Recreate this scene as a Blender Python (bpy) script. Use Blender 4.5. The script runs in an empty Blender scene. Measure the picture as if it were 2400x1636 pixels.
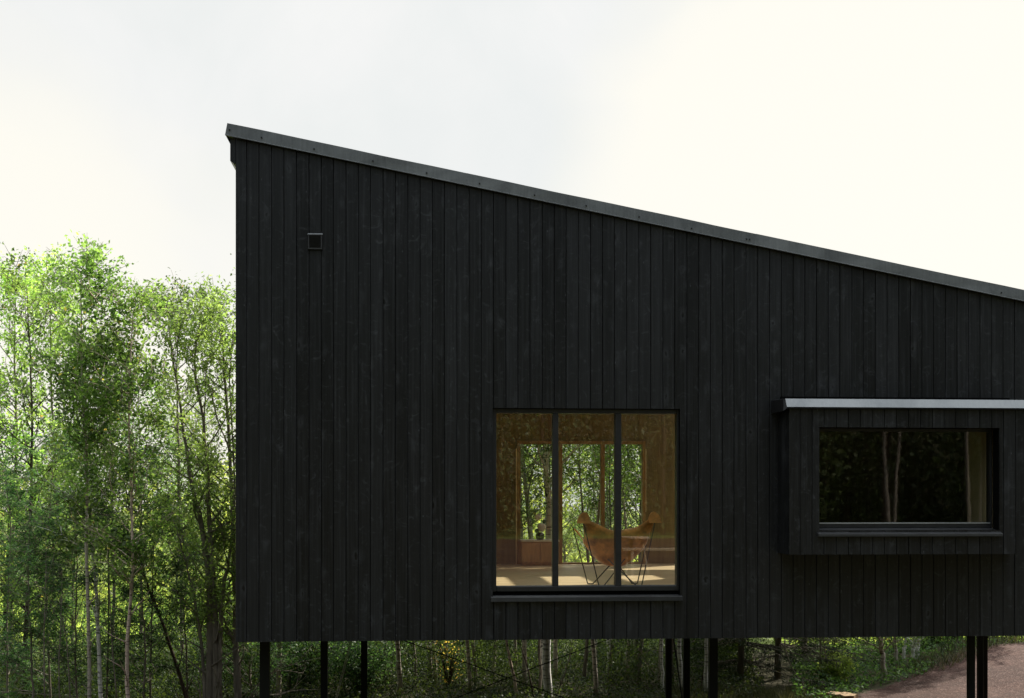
import bpy, math, random
import numpy as np
from mathutils import Vector, Matrix

sc = bpy.context.scene
COL = sc.collection
R = math.radians

# ------------------------------------------------------------------ survey frame
# camera at the origin of the survey, looking along +Y; metres
F = 2955.0                      # focal length in photograph pixels
CX, HY = 1200.0, 1172.0         # principal column and horizon row of the photograph
def W(px, py, Y):               # survey point seen at a photograph pixel, Y metres away
    return Vector(((px - CX) / F * Y, Y, (HY - py) / F * Y))
TH = R(4.2)
HX, HYY, HZ = -2.806, 12.794, -1.442     # house: left front lower corner
E = (math.cos(TH), math.sin(TH)); N = (-math.sin(TH), math.cos(TH))
def P(px, py, v=0.0):           # house-local (u, z) of a photograph pixel on the plane at depth v
    dx, dz = (px - CX) / F, (HY - py) / F
    dn = dx * N[0] + N[1]; on = HX * N[0] + HYY * N[1]
    t = (v + on) / dn
    return t * (dx * E[0] + E[1]) - (HX * E[0] + HYY * E[1]), t * dz - HZ
def loc(x, y, z):               # survey point -> house local
    x -= HX; y -= HYY
    return (x * E[0] + y * E[1], x * N[0] + y * N[1], z - HZ)
def wor(u, v, w):
    return (HX + u * E[0] + v * N[0], HYY + u * E[1] + v * N[1], w + HZ)

# ------------------------------------------------------------------ terrain
def ss(a, b, x):
    t = np.clip((x - a) / (b - a), 0, 1); return t * t * (3 - 2 * t)
def terr(x, y):
    x = np.asarray(x, float); y = np.asarray(y, float)
    z = -1.65 - 1.35 * ss(4, 18, y)
    z = z - 0.5 * ss(-1, -8, x) * ss(12, 22, y) - 0.6 * ss(24, 50, y) * ss(4, 0, x)
    z = z + 0.36 * ss(5, 10, x) * ss(16, 22.6, y) - 1.1 * ss(23, 30, y) * ss(5, 8, x)
    z = z + 13.0 * ss(-46, -78, y)  # hill added behind the yard to block sky flecks in the panes
    z = z + 0.02 * np.sin(x * 2.1 + y * 0.7) * np.cos(y * 1.7 - x) + 0.012 * np.sin(x * 5.3) * np.sin(y * 4.7)
    return z
def tz(x, y): return float(terr(x, y))

# ------------------------------------------------------------------ node helpers
def mat(name):
    m = bpy.data.materials.new(name); m.use_nodes = True
    nt = m.node_tree; nt.nodes.clear()
    out = nt.nodes.new('ShaderNodeOutputMaterial')
    return m, nt, out
def nd(nt, t, **kw):
    n = nt.nodes.new('ShaderNode' + t)
    for k, v in kw.items():
        if k.startswith('i_'):
            key = k[2:]
            n.inputs[int(key) if key.isdigit() else key.replace('_', ' ')].default_value = v
        else: setattr(n, k, v)
    return n
def lk(nt, a, b): nt.links.new(a, b)
def ramp(nt, fac, stops):
    n = nt.nodes.new('ShaderNodeValToRGB'); el = n.color_ramp.elements
    while len(el) < len(stops): el.new(0.5)
    for e, (p, c) in zip(el, stops):
        e.position = p; e.color = (c, c, c, 1) if not hasattr(c, '__len__') else (*c, 1)
    lk(nt, fac, n.inputs[0]); return n.outputs[0]
def mixc(nt, fac, a, b, mode='MIX'):
    n = nt.nodes.new('ShaderNodeMix'); n.data_type = 'RGBA'; n.blend_type = mode
    for k, v in ((0, fac), (6, a), (7, b)):
        if hasattr(v, 'is_linked'): lk(nt, v, n.inputs[k])
        elif hasattr(v, '__len__'): n.inputs[k].default_value = (*v, 1) if len(v) == 3 else v
        else: n.inputs[k].default_value = v if k == 0 else (v, v, v, 1)
    return n.outputs[2]
def mth(nt, op, a, b=None, clamp=False):
    n = nt.nodes.new('ShaderNodeMath'); n.operation = op; n.use_clamp = clamp
    for i, v in enumerate((a, b)):
        if v is None: continue
        if hasattr(v, 'is_linked'): lk(nt, v, n.inputs[i])
        else: n.inputs[i].default_value = v
    return n.outputs[0]
def noise(nt, vec, scale, detail=4, rough=0.55, dist=0.0):
    n = nd(nt, 'TexNoise'); n.inputs['Scale'].default_value = scale
    n.inputs['Detail'].default_value = detail; n.inputs['Roughness'].default_value = rough
    n.inputs['Distortion'].default_value = dist
    if vec is not None: lk(nt, vec, n.inputs['Vector'])
    return n.outputs[0]
def coords(nt, scale=(1, 1, 1), kind='Object'):
    tc = nd(nt, 'TexCoord'); mp = nd(nt, 'Mapping'); mp.inputs['Scale'].default_value = scale
    lk(nt, tc.outputs[kind], mp.inputs[0]); return mp.outputs[0]
def bump(nt, h, strength, dist=0.01):
    b = nd(nt, 'Bump'); b.inputs['Strength'].default_value = strength; b.inputs['Distance'].default_value = dist
    lk(nt, h, b.inputs['Height']); return b.outputs[0]
def principled(nt, out, col, rough=0.6, spec=0.5, metal=0.0, nrm=None):
    p = nd(nt, 'BsdfPrincipled')
    for key, v in (('Base Color', col), ('Roughness', rough), ('Metallic', metal), ('Specular IOR Level', spec)):
        if hasattr(v, 'is_linked'): lk(nt, v, p.inputs[key])
        elif hasattr(v, '__len__'): p.inputs[key].default_value = (*v, 1)
        else: p.inputs[key].default_value = v
    if nrm is not None: lk(nt, nrm, p.inputs['Normal'])
    lk(nt, p.outputs[0], out.inputs[0]); return p

def m_simple(name, col, rough=0.6, spec=0.5, metal=0.0, var=0.25, scale=12, bmp=0.1, stretch=(1, 1, 1)):
    m, nt, out = mat(name)
    c = coords(nt, stretch); n = noise(nt, c, scale)
    dark = tuple(x * (1 - var) for x in col); light = tuple(min(1, x * (1 + var)) for x in col)
    principled(nt, out, ramp(nt, n, [(0.3, dark), (0.7, light)]), rough, spec, metal, bump(nt, n, bmp))
    return m

def m_cladding():
    m, nt, out = mat('black_stained_pine')
    at = nd(nt, 'Attribute', attribute_name='rnd')
    tc = nd(nt, 'TexCoord')
    sh = nd(nt, 'Combine' + 'XYZ'); lk(nt, mth(nt, 'MULTIPLY', at.outputs['Fac'], 37.0), sh.inputs[2])
    lk(nt, mth(nt, 'MULTIPLY', at.outputs['Fac'], 11.0), sh.inputs[0])
    add = nd(nt, 'VectorMath', operation='ADD'); lk(nt, tc.outputs['Object'], add.inputs[0]); lk(nt, sh.outputs[0], add.inputs[1])
    def mp(s):
        q = nd(nt, 'Mapping'); q.inputs['Scale'].default_value = s; lk(nt, add.outputs[0], q.inputs[0]); return q.outputs[0]
    grain = noise(nt, mp((70, 20, 1.6)), 1.0, 5, 0.6, 0.6)
    fine = noise(nt, mp((240, 60, 5)), 1.0, 2, 0.5)
    # knots and their pale curled halos
    wob = noise(nt, mp((9, 2, 5)), 1.0, 3, 0.6, 1.6)
    vo = nd(nt, 'TexVoronoi', feature='F1'); lk(nt, mp((7.5, 1.0, 3.4)), vo.inputs['Vector']); vo.inputs['Scale'].default_value = 1.0
    kd = mth(nt, 'ADD', vo.outputs['Distance'], mth(nt, 'MULTIPLY', mth(nt, 'SUBTRACT', wob, 0.5), 0.7))
    keep = mth(nt, 'GREATER_THAN', nd_sep(nt, vo.outputs['Color']), 0.48)
    ring = mth(nt, 'MULTIPLY', ramp(nt, kd, [(0.02, 0.0), (0.09, 1.0), (0.16, 0.55), (0.34, 0.0)]), keep)
    core = mth(nt, 'MULTIPLY', ramp(nt, kd, [(0.0, 1.0), (0.07, 0.0)]), keep)
    wisps = ramp(nt, noise(nt, mp((7, 3, 8)), 1.0, 6, 0.68, 2.6), [(0.56, 0.0), (0.80, 1.0)])
    cloud = noise(nt, mp((2.0, 1, 0.7)), 1.0, 3)
    streak = ramp(nt, noise(nt, mp((48, 10, 0.9)), 1.0, 4, 0.6, 0.3), [(0.48, 0.0), (0.75, 1.0)])
    base = mth(nt, 'ADD', 0.0062, mth(nt, 'MULTIPLY', at.outputs['Fac'], 0.0125))
    base = mth(nt, 'ADD', base, mth(nt, 'MULTIPLY', grain, 0.006))
    base = mth(nt, 'ADD', base, mth(nt, 'MULTIPLY', mth(nt, 'SUBTRACT', cloud, 0.5), 0.012))
    base = mth(nt, 'ADD', base, mth(nt, 'MULTIPLY', streak, 0.022))
    base = mth(nt, 'ADD', base, mth(nt, 'MULTIPLY', ring, 0.022))
    base = mth(nt, 'ADD', base, mth(nt, 'MULTIPLY', wisps, 0.055))
    base = mth(nt, 'SUBTRACT', base, mth(nt, 'MULTIPLY', core, 0.01))
    # tiny resin specks
    sp = nd(nt, 'TexVoronoi', feature='F1'); lk(nt, mp((16, 1, 7)), sp.inputs['Vector']); sp.inputs['Scale'].default_value = 1.0
    speck = mth(nt, 'MULTIPLY', mth(nt, 'LESS_THAN', sp.outputs['Distance'], 0.075), mth(nt, 'GREATER_THAN', nd_sep(nt, sp.outputs['Color']), 0.80))
    base = mth(nt, 'ADD', base, mth(nt, 'MULTIPLY', speck, 0.06), True)
    comb = nd(nt, 'CombineColor'); 
    lk(nt, base, comb.inputs[0]); lk(nt, mth(nt, 'MULTIPLY', base, 1.06), comb.inputs[1]); lk(nt, mth(nt, 'MULTIPLY', base, 1.20), comb.inputs[2])
    rough = mth(nt, 'ADD', 0.22, mth(nt, 'MULTIPLY', grain, 0.26))
    h = mth(nt, 'ADD', mth(nt, 'MULTIPLY', grain, 0.6), mth(nt, 'ADD', mth(nt, 'MULTIPLY', fine, 0.3), mth(nt, 'MULTIPLY', ring, 0.35)))
    principled(nt, out, comb.outputs[0], rough, 0.34, 0, bump(nt, h, 0.30, 0.004))
    return m
def nd_sep(nt, col):
    s = nd(nt, 'SeparateColor'); lk(nt, col, s.inputs[0]); return s.outputs[0]

def m_leaf(name, c1, c2, trans=0.45, yellow=None, tm=(3.7, 4.2, 2.3)):
    m, nt, out = mat(name)
    at = nd(nt, 'Attribute', attribute_name='rnd'); oi = nd(nt, 'ObjectInfo')
    stops = [(0.0, tuple(x * 0.6 for x in c1)), (0.35, c1), (0.85, c2)]
    if yellow: stops[-1] = (0.955, c2); stops.append((0.99, yellow))
    col = ramp(nt, at.outputs['Fac'], stops)
    hs = nd(nt, 'HueSaturation'); hs.inputs['Saturation'].default_value = 0.9; lk(nt, col, hs.inputs['Color'])
    lk(nt, mth(nt, 'ADD', 0.75, mth(nt, 'MULTIPLY', oi.outputs['Random'], 0.5)), hs.inputs['Value'])
    lk(nt, mth(nt, 'ADD', 0.485, mth(nt, 'MULTIPLY', oi.outputs['Random'], 0.03)), hs.inputs['Hue'])
    d = nd(nt, 'BsdfDiffuse'); t = nd(nt, 'BsdfTranslucent'); g = nd(nt, 'BsdfGlossy')
    g.inputs['Roughness'].default_value = 0.5
    lk(nt, mixc(nt, 1.0, hs.outputs[0], (1.25, 1.25, 1.25), 'MULTIPLY'), d.inputs[0])
    tcol = mixc(nt, 1.0, hs.outputs[0], tm, 'MULTIPLY'); lk(nt, tcol, t.inputs[0])
    m1 = nd(nt, 'MixShader'); m1.inputs[0].default_value = trans
    lk(nt, d.outputs[0], m1.inputs[1]); lk(nt, t.outputs[0], m1.inputs[2])
    m2 = nd(nt, 'MixShader'); m2.inputs[0].default_value = 0.025
    lk(nt, m1.outputs[0], m2.inputs[1]); lk(nt, g.outputs[0], m2.inputs[2])
    lk(nt, m2.outputs[0], out.inputs[0]); return m

def m_birch(name, white, dark=(0.03, 0.026, 0.022)):
    m, nt, out = mat(name)
    a = noise(nt, coords(nt, (5, 5, 46)), 1.0, 3, 0.6)
    b = noise(nt, coords(nt, (9, 9, 5)), 1.0, 4, 0.6, 0.5)
    c = noise(nt, coords(nt, (2, 2, 1.3)), 1.0, 3)
    dash = ramp(nt, a, [(0.56, 0.0), (0.62, 1.0)])
    patch = ramp(nt, b, [(0.61, 0.0), (0.68, 1.0)])
    k = mth(nt, 'MAXIMUM', mth(nt, 'MULTIPLY', dash, 0.8), patch)
    w = mixc(nt, c, tuple(x * 0.55 for x in white), tuple(min(1, x * 1.25) for x in white))
    principled(nt, out, mixc(nt, k, w, dark), 0.75, 0.2, 0, bump(nt, b, 0.3))
    return m
def m_bark(name, col):
    m, nt, out = mat(name)
    a = noise(nt, coords(nt, (30, 30, 5)), 1.0, 5, 0.65, 0.4)
    c = noise(nt, coords(nt, (3, 3, 1.5)), 1.0, 3)
    k = mth(nt, 'ADD', mth(nt, 'MULTIPLY', a, 0.7), mth(nt, 'MULTIPLY', c, 0.3))
    principled(nt, out, ramp(nt, k, [(0.3, tuple(x * 0.35 for x in col)), (0.6, col), (0.8, tuple(min(1, x * 1.6) for x in col))]), 0.85, 0.15, 0, bump(nt, a, 0.6, 0.02))
    return m

def m_glass(name, ior=1.9, tint=(0.97, 0.98, 0.96), rough=0.010):
    m, nt, out = mat(name)
    lw = nd(nt, 'LayerWeight'); lw.inputs['Blend'].default_value = 0.5
    r0 = 2 * ((ior - 1) / (ior + 1)) ** 2          # two faces of a pane
    frs = mth(nt, 'ADD', r0, mth(nt, 'MULTIPLY', mth(nt, 'POWER', lw.outputs['Facing'], 5.0), 1 - r0), True)
    wob = noise(nt, coords(nt, (1.2, 1.2, 0.9)), 1.0, 2)
    b = bump(nt, wob, 0.02, 0.02)
    t = nd(nt, 'BsdfTransparent'); t.inputs[0].default_value = (*tint, 1)
    g = nd(nt, 'BsdfGlossy'); g.inputs['Roughness'].default_value = rough
    lk(nt, b, g.inputs['Normal'])
    mx = nd(nt, 'MixShader'); lk(nt, frs, mx.inputs[0])
    lk(nt, t.outputs[0], mx.inputs[1]); lk(nt, g.outputs[0], mx.inputs[2])
    lk(nt, mx.outputs[0], out.inputs[0]); return m

def m_flash(name, dark, light, rough=0.45, metal=0.35):
    m, nt, out = mat(name)
    a = noise(nt, coords(nt, (1.4, 2, 2.2)), 1.0, 4, 0.6, 0.8)
    s = noise(nt, coords(nt, (130, 130, 130)), 1.0, 2, 0.6)
    drip = noise(nt, coords(nt, (45, 45, 3)), 1.0, 3, 0.6)
    k = mth(nt, 'ADD', mth(nt, 'MULTIPLY', a, 0.6), mth(nt, 'ADD', mth(nt, 'MULTIPLY', s, 0.22), mth(nt, 'MULTIPLY', drip, 0.18)))
    principled(nt, out, ramp(nt, k, [(0.36, dark), (0.62, light)]), mth(nt, 'ADD', rough - 0.1, mth(nt, 'MULTIPLY', s, 0.25)), 0.5, metal, bump(nt, a, 0.05))
    return m

def m_ground():
    m, nt, out = mat('ground_surface')
    at = nd(nt, 'Attribute', attribute_name='gravel'); ag = nd(nt, 'Attribute', attribute_name='grass')
    c = coords(nt)
    big = noise(nt, c, 0.55, 4, 0.6); mid = noise(nt, c, 5.0, 5, 0.65); fine = noise(nt, c, 38.0, 3, 0.7)
    vo = nd(nt, 'TexVoronoi', feature='F1'); vo.inputs['Scale'].default_value = 42.0; lk(nt, c, vo.inputs['Vector'])
    k = mth(nt, 'ADD', mth(nt, 'MULTIPLY', big, 0.35), mth(nt, 'ADD', mth(nt, 'MULTIPLY', mid, 0.3), mth(nt, 'MULTIPLY', fine, 0.35)))
    gr = ramp(nt, k, [(0.32, (0.016, 0.007, 0.0055)), (0.5, (0.048, 0.021, 0.016)), (0.66, (0.14, 0.078, 0.062))])
    gr = mixc(nt, mth(nt, 'MULTIPLY', mth(nt, 'POWER', nd_sep(nt, vo.outputs['Color']), 6.0), 0.4), gr, (0.26, 0.18, 0.155))
    weeds = mth(nt, 'MULTIPLY', ramp(nt, mth(nt, 'ADD', mth(nt, 'MULTIPLY', big, 0.6), mth(nt, 'MULTIPLY', mid, 0.4)), [(0.58, 0.0), (0.68, 1.0)]), 0.45)
    gr = mixc(nt, weeds, gr, (0.10, 0.11, 0.035))
    fl = ramp(nt, k, [(0.35, (0.022, 0.022, 0.012)), (0.5, (0.06, 0.055, 0.028)), (0.68, (0.12, 0.10, 0.05))])
    gs = ramp(nt, k, [(0.35, (0.05, 0.075, 0.018)), (0.5, (0.11, 0.15, 0.035)), (0.68, (0.20, 0.22, 0.07))])
    edge = mth(nt, 'ADD', at.outputs['Fac'], mth(nt, 'MULTIPLY', mth(nt, 'SUBTRACT', mid, 0.5), 0.9))
    soil = mixc(nt, ag.outputs['Fac'], fl, gs)
    col = mixc(nt, ramp(nt, edge, [(0.42, 0.0), (0.58, 1.0)]), soil, gr)
    h = mth(nt, 'ADD', mth(nt, 'MULTIPLY', mid, 0.6), mth(nt, 'MULTIPLY', vo.outputs['Distance'], 0.5))
    principled(nt, out, col, 0.9, 0.2, 0, bump(nt, h, 0.7, 0.03))
    return m

def m_planks(name, c1, c2):
    m, nt, out = mat(name)
    c = coords(nt, (1.2, 14, 14)); g = noise(nt, c, 2.2, 5, 0.6, 0.5)
    g2 = noise(nt, coords(nt, (0.5, 7.2, 1)), 1.0, 1)
    wv = nd(nt, 'TexWave', wave_type='BANDS', bands_direction='Y'); wv.inputs['Scale'].default_value = 2.3
    lk(nt, coords(nt), wv.inputs['Vector'])
    seam = ramp(nt, wv.outputs['Fac'], [(0.0, 0.35), (0.05, 1.0)])
    col = ramp(nt, mth(nt, 'ADD', mth(nt, 'MULTIPLY', g, 0.6), mth(nt, 'MULTIPLY', g2, 0.4)), [(0.35, c1), (0.65, c2)])
    principled(nt, out, mixc(nt, 1.0, col, seam, 'MULTIPLY'), 0.42, 0.4, 0, bump(nt, g, 0.08))
    return m

CLAD = m_cladding()
GAP = m_simple('groove_black', (0.004, 0.004, 0.004), 0.9, 0.1)
BLK = m_simple('black_paint', (0.012, 0.012, 0.013), 0.4, 0.4, bmp=0.05, scale=30)
STEEL = m_simple('black_steel', (0.008, 0.008, 0.008), 0.55, 0.3, scale=8)
FRAMEM = m_simple('window_frame_black', (0.022, 0.023, 0.025), 0.4, 0.45, bmp=0.03, scale=20)
RIMM = m_simple('vent_grey', (0.045, 0.047, 0.05), 0.45, 0.4, bmp=0.02)
SILLM = m_flash('sill_slate', (0.02, 0.021, 0.022), (0.055, 0.056, 0.058), 0.55, 0.0)
FLASH = m_flash('roof_flashing_metal', (0.09, 0.100, 0.107), (0.24, 0.258, 0.27), 0.5, 0.2)
HEM = m_flash('flashing_hem_metal', (0.10, 0.11, 0.115), (0.19, 0.20, 0.205), 0.45, 0.2)
ZINC = m_flash('zinc_flashing_metal', (0.29, 0.305, 0.318), (0.44, 0.455, 0.465), 0.38, 0.3)
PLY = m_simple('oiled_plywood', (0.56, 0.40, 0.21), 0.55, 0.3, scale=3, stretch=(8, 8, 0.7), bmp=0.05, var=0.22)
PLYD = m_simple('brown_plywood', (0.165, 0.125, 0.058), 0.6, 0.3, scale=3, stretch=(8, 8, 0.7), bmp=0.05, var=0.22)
WOODF = m_simple('pine_window_frame', (0.27, 0.165, 0.065), 0.5, 0.35, scale=4, stretch=(10, 10, 1), bmp=0.05)
PALEW = m_simple('pale_wood_lit_edge', (0.75, 0.62, 0.40), 0.5, 0.35, scale=6, bmp=0.03, var=0.1)  # pale panel wood; also colours the sunlit edge strips
FLOORM = m_planks('pine_floorboards', (0.40, 0.30, 0.165), (0.64, 0.50, 0.30))
LEATH = m_simple('tan_leather', (0.60, 0.265, 0.065), 0.36, 0.5, scale=9, bmp=0.6, var=0.6)
WIRE = m_simple('black_wire', (0.01, 0.01, 0.01), 0.4, 0.5)
GLASS = m_glass('window_glass', 1.60)
BAYGLASS = m_glass('bay_window_glass', 1.58, (0.70, 0.71, 0.66), 0.018)
BACKGLASS = m_glass('garden_window_glass', 1.3, (0.98, 0.99, 0.97))
BIRCH = m_birch('birch_bark', (0.76, 0.73, 0.66))
WHITEBK = m_birch('white_birch_bark', (0.92, 0.86, 0.78))  # whitened bark, sunlight on the shaded stems put into the colour
PINKB = m_birch('pink_birch_bark', (0.74, 0.58, 0.49))
GREYB = m_bark('grey_bark', (0.27, 0.235, 0.195))
LIGHTB = m_birch('pale_grey_bark', (0.52, 0.46, 0.39))
DARKB = m_bark('dark_bark', (0.035, 0.030, 0.025))
PALEB = m_bark('pale_dead_wood', (0.36, 0.31, 0.25))
BROWNB = m_bark('brown_bark', (0.085, 0.06, 0.045))
L_BIRCH = m_leaf('birch_leaves', (0.055, 0.095, 0.020), (0.125, 0.175, 0.045), 0.5, (0.30, 0.20, 0.04))
L_PALE = m_leaf('pale_leaves', (0.11, 0.16, 0.035), (0.21, 0.27, 0.075), 0.55)  # bloom near the sky put into this paler leaf colour
L_ROWAN = m_leaf('rowan_leaves', (0.024, 0.055, 0.020), (0.070, 0.125, 0.044), 0.38, tm=(3.0, 3.4, 1.7))
L_WILLOW = m_leaf('willow_leaves', (0.075, 0.115, 0.028), (0.165, 0.215, 0.065), 0.5)
L_DARK = m_leaf('dark_leaves', (0.024, 0.042, 0.012), (0.062, 0.092, 0.026), 0.42)
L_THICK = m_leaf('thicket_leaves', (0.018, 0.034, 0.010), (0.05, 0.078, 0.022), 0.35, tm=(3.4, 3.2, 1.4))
L_SPRUCE = m_leaf('spruce_needles', (0.012, 0.026, 0.011), (0.032, 0.055, 0.022), 0.15)
L_FAR = m_leaf('far_leaves', (0.09, 0.13, 0.03), (0.21, 0.26, 0.07), 0.5, tm=(5.2, 5.1, 2.8))
L_GRASS = m_leaf('grass_blades', (0.035, 0.042, 0.018), (0.095, 0.088, 0.045), 0.25, tm=(2, 2, 1.2))
L_OPP = m_leaf('forest_edge_leaves', (0.036, 0.052, 0.015), (0.085, 0.108, 0.034), 0.15)
L_FERN = m_leaf('undergrowth_leaves', (0.034, 0.074, 0.020), (0.085, 0.15, 0.040), 0.40, tm=(3.0, 3.2, 1.5))
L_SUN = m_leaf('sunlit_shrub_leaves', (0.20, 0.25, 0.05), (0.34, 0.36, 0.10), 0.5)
L_YEL = m_leaf('yellow_leaves', (0.45, 0.24, 0.03), (0.60, 0.36, 0.06), 0.5)
WHITEB = m_simple('white_bloom', (0.72, 0.70, 0.62), 0.7, 0.2, scale=40, bmp=0.6, var=0.2)
DARKV = m_simple('dark_glazed_vase', (0.010, 0.022, 0.013), 0.12, 0.6, bmp=0.0)
DKLEAF = m_simple('dark_leaf_ball', (0.02, 0.04, 0.02), 0.6, 0.3, scale=40, bmp=0.6)
STONE = m_simple('flat_stone', (0.36, 0.25, 0.15), 0.85, 0.2, scale=5, var=0.45, bmp=0.5)
TABLEW = m_simple('weathered_timber', (0.42, 0.33, 0.24), 0.7, 0.2, scale=4, stretch=(1, 8, 8))
GROUNDM = m_ground()
CAB = m_simple('cabinet_wood', (0.44, 0.27, 0.13), 0.5, 0.3, scale=4, stretch=(6, 6, 0.8))
COUNTER = m_simple('pale_counter', (0.62, 0.60, 0.46), 0.35, 0.4, var=0.08)

# ------------------------------------------------------------------ mesh helpers
class MB:
    def __init__(s): s.v = []; s.f = []; s.r = []; s.u = False
    def quad(s, a, b, c, d, r=0.5):
        n = len(s.v); s.v += [tuple(a), tuple(b), tuple(c), tuple(d)]; s.f.append((n, n + 1, n + 2, n + 3)); s.r.append(r)
    def poly(s, pts, r=0.5):
        n = len(s.v); s.v += [tuple(p) for p in pts]; s.f.append(tuple(range(n, n + len(pts)))); s.r.append(r)
    def hexa(s, p, r=0.5):         # 8 corners: bottom 0-3 (ccw), top 4-7
        n = len(s.v); s.v += [tuple(q) for q in p]
        for f in ((0, 3, 2, 1), (4, 5, 6, 7), (0, 1, 5, 4), (1, 2, 6, 5), (2, 3, 7, 6), (3, 0, 4, 7)):
            s.f.append(tuple(n + i for i in f)); s.r.append(r)
    def box(s, x0, x1, y0, y1, z0, z1, r=0.5, zt=None):
        a, b = (z1, z1) if zt is None else zt          # zt: top heights at x0 and x1
        s.hexa([(x0, y0, z0), (x1, y0, z0), (x1, y1, z0), (x0, y1, z0), (x0, y0, a), (x1, y0, b), (x1, y1, b), (x0, y1, a)], r)
    def pane(s, x0, x1, y, z0, z1): s.quad((x0, y, z0), (x1, y, z0), (x1, y, z1), (x0, y, z1))
    def tube(s, pts, radii, sides=6, r=0.5, cap=True):
        pts = [Vector(p) for p in pts]; n0 = len(s.v); k = len(pts)
        if not hasattr(radii, '__len__'): radii = [radii] * k
        t0 = (pts[1] - pts[0]).normalized()
        a = t0.orthogonal().normalized()
        for i in range(k):
            t = (pts[min(i + 1, k - 1)] - pts[max(i - 1, 0)])
            t = t.normalized() if t.length > 1e-9 else t0
            a = (a - t * a.dot(t)); a = a.normalized() if a.length > 1e-6 else t.orthogonal().normalized()
            b = t.cross(a)
            for j in range(sides):
                g = 2 * math.pi * j / sides
                q = pts[i] + (a * math.cos(g) + b * math.sin(g)) * radii[i]
                s.v.append((q.x, q.y, q.z))
        for i in range(k - 1):
            for j in range(sides):
                j2 = (j + 1) % sides
                s.f.append((n0 + i * sides + j, n0 + i * sides + j2, n0 + (i + 1) * sides + j2, n0 + (i + 1) * sides + j)); s.r.append(r)
        if cap:
            s.f.append(tuple(n0 + j for j in reversed(range(sides)))); s.r.append(r)
            s.f.append(tuple(n0 + (k - 1) * sides + j for j in range(sides))); s.r.append(r)
    def sphere(s, c, rad, seg=14, ring=8, sq=(1, 1, 1), r=0.5):
        n0 = len(s.v)
        for i in range(ring + 1):
            ph = math.pi * i / ring
            for j in range(seg):
                th = 2 * math.pi * j / seg
                s.v.append((c[0] + rad * sq[0] * math.sin(ph) * math.cos(th), c[1] + rad * sq[1] * math.sin(ph) * math.sin(th), c[2] + rad * sq[2] * math.cos(ph)))
        for i in range(ring):
            for j in range(seg):
                j2 = (j + 1) % seg
                s.f.append((n0 + i * seg + j, n0 + (i + 1) * seg + j, n0 + (i + 1) * seg + j2, n0 + i * seg + j2)); s.r.append(r)
    def lathe(s, c, prof, seg=20, r=0.5):
        n0 = len(s.v)
        for (rad, z) in prof:
            for j in range(seg):
                th = 2 * math.pi * j / seg
                s.v.append((c[0] + rad * math.cos(th), c[1] + rad * math.sin(th), c[2] + z))
        for i in range(len(prof) - 1):
            for j in range(seg):
                j2 = (j + 1) % seg
                s.f.append((n0 + i * seg + j, n0 + i * seg + j2, n0 + (i + 1) * seg + j2, n0 + (i + 1) * seg + j)); s.r.append(r)
    def build(s, name, m, parent=None, smooth=False, bevel=0.0):
        me = bpy.data.meshes.new(name); me.from_pydata(s.v, [], s.f); me.update()
        at = me.attributes.new('rnd', 'FLOAT', 'FACE'); at.data.foreach_set('value', np.array(s.r, np.float32))
        if smooth: me.polygons.foreach_set('use_smooth', [True] * len(me.polygons))
        me.materials.append(m)
        o = bpy.data.objects.new(name, me); COL.objects.link(o)
        if parent is not None: o.parent = parent
        if bevel:
            b = o.modifiers.new('edge', 'BEVEL'); b.width = bevel; b.segments = 2; b.limit_method = 'ANGLE'
        return o

def tag(o, label=None, cat=None, group=None, kind=None):
    for k, v in (('label', label), ('category', cat), ('group', group), ('kind', kind)):
        if v: o[k] = v
    return o
def empty(name, l, label, cat, group=None, rz=0.0):
    o = bpy.data.objects.new(name, None); COL.objects.link(o); o.location = l; o.rotation_euler = (0, 0, rz)
    o.empty_display_size = 0.3
    return tag(o, label, cat, group)
def dup(root, l, rz, s=1.0, label=None, group=None):
    r = root.copy(); COL.objects.link(r); r.location = l; r.rotation_euler = (0, 0, rz); r.scale = (s, s, s)
    if label: r['label'] = label
    if group: r['group'] = group
    for ch in list(root.children):
        c = ch.copy(); COL.objects.link(c); c.parent = r
    return r

# leaves: numpy quads -------------------------------------------------
def leaf_mesh(name, pts, size, m, parent, rng, aspect=0.6, up=0.5, dirs=None, val=None, shape='leaf'):
    pts = np.asarray(pts, float); n = len(pts)
    s = size * (0.65 + 0.7 * rng.random(n))
    nrm = rng.normal(size=(n, 3)); nrm[:, 2] += up * 2; nrm /= np.linalg.norm(nrm, axis=1)[:, None]
    d = rng.normal(size=(n, 3)) if dirs is None else np.asarray(dirs, float) + 0.15 * rng.normal(size=(n, 3))
    if dirs is None: d[:, 2] -= 0.5
    d -= nrm * (d * nrm).sum(1)[:, None]; d /= np.linalg.norm(d, axis=1)[:, None] + 1e-9
    side = np.cross(nrm, d)
    V = np.empty((n, 4, 3))
    V[:, 0] = pts
    mid = pts + d * (s * 0.42)[:, None] + nrm * (s * 0.06)[:, None]
    V[:, 1] = mid + side * (s * aspect * 0.5)[:, None]
    V[:, 2] = pts + d * s[:, None]
    V[:, 3] = mid - side * (s * aspect * 0.5)[:, None]
    me = bpy.data.meshes.new(name)
    me.vertices.add(4 * n); me.vertices.foreach_set('co', V.reshape(-1).astype(np.float32))
    me.loops.add(4 * n); me.loops.foreach_set('vertex_index', np.arange(4 * n, dtype=np.int32))
    me.polygons.add(n); me.polygons.foreach_set('loop_start', np.arange(0, 4 * n, 4, dtype=np.int32))
    me.update(calc_edges=True)
    at = me.attributes.new('rnd', 'FLOAT', 'FACE')
    at.data.foreach_set('value', np.where(rng.random(n) < 0.006, 1.0, np.clip(rng.random(n) if val is None else val, 0, 0.95)).astype(np.float32))
    me.materials.append(m)
    o = bpy.data.objects.new(name, me); COL.objects.link(o)
    if parent is not None: o.parent = parent
    return o

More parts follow.
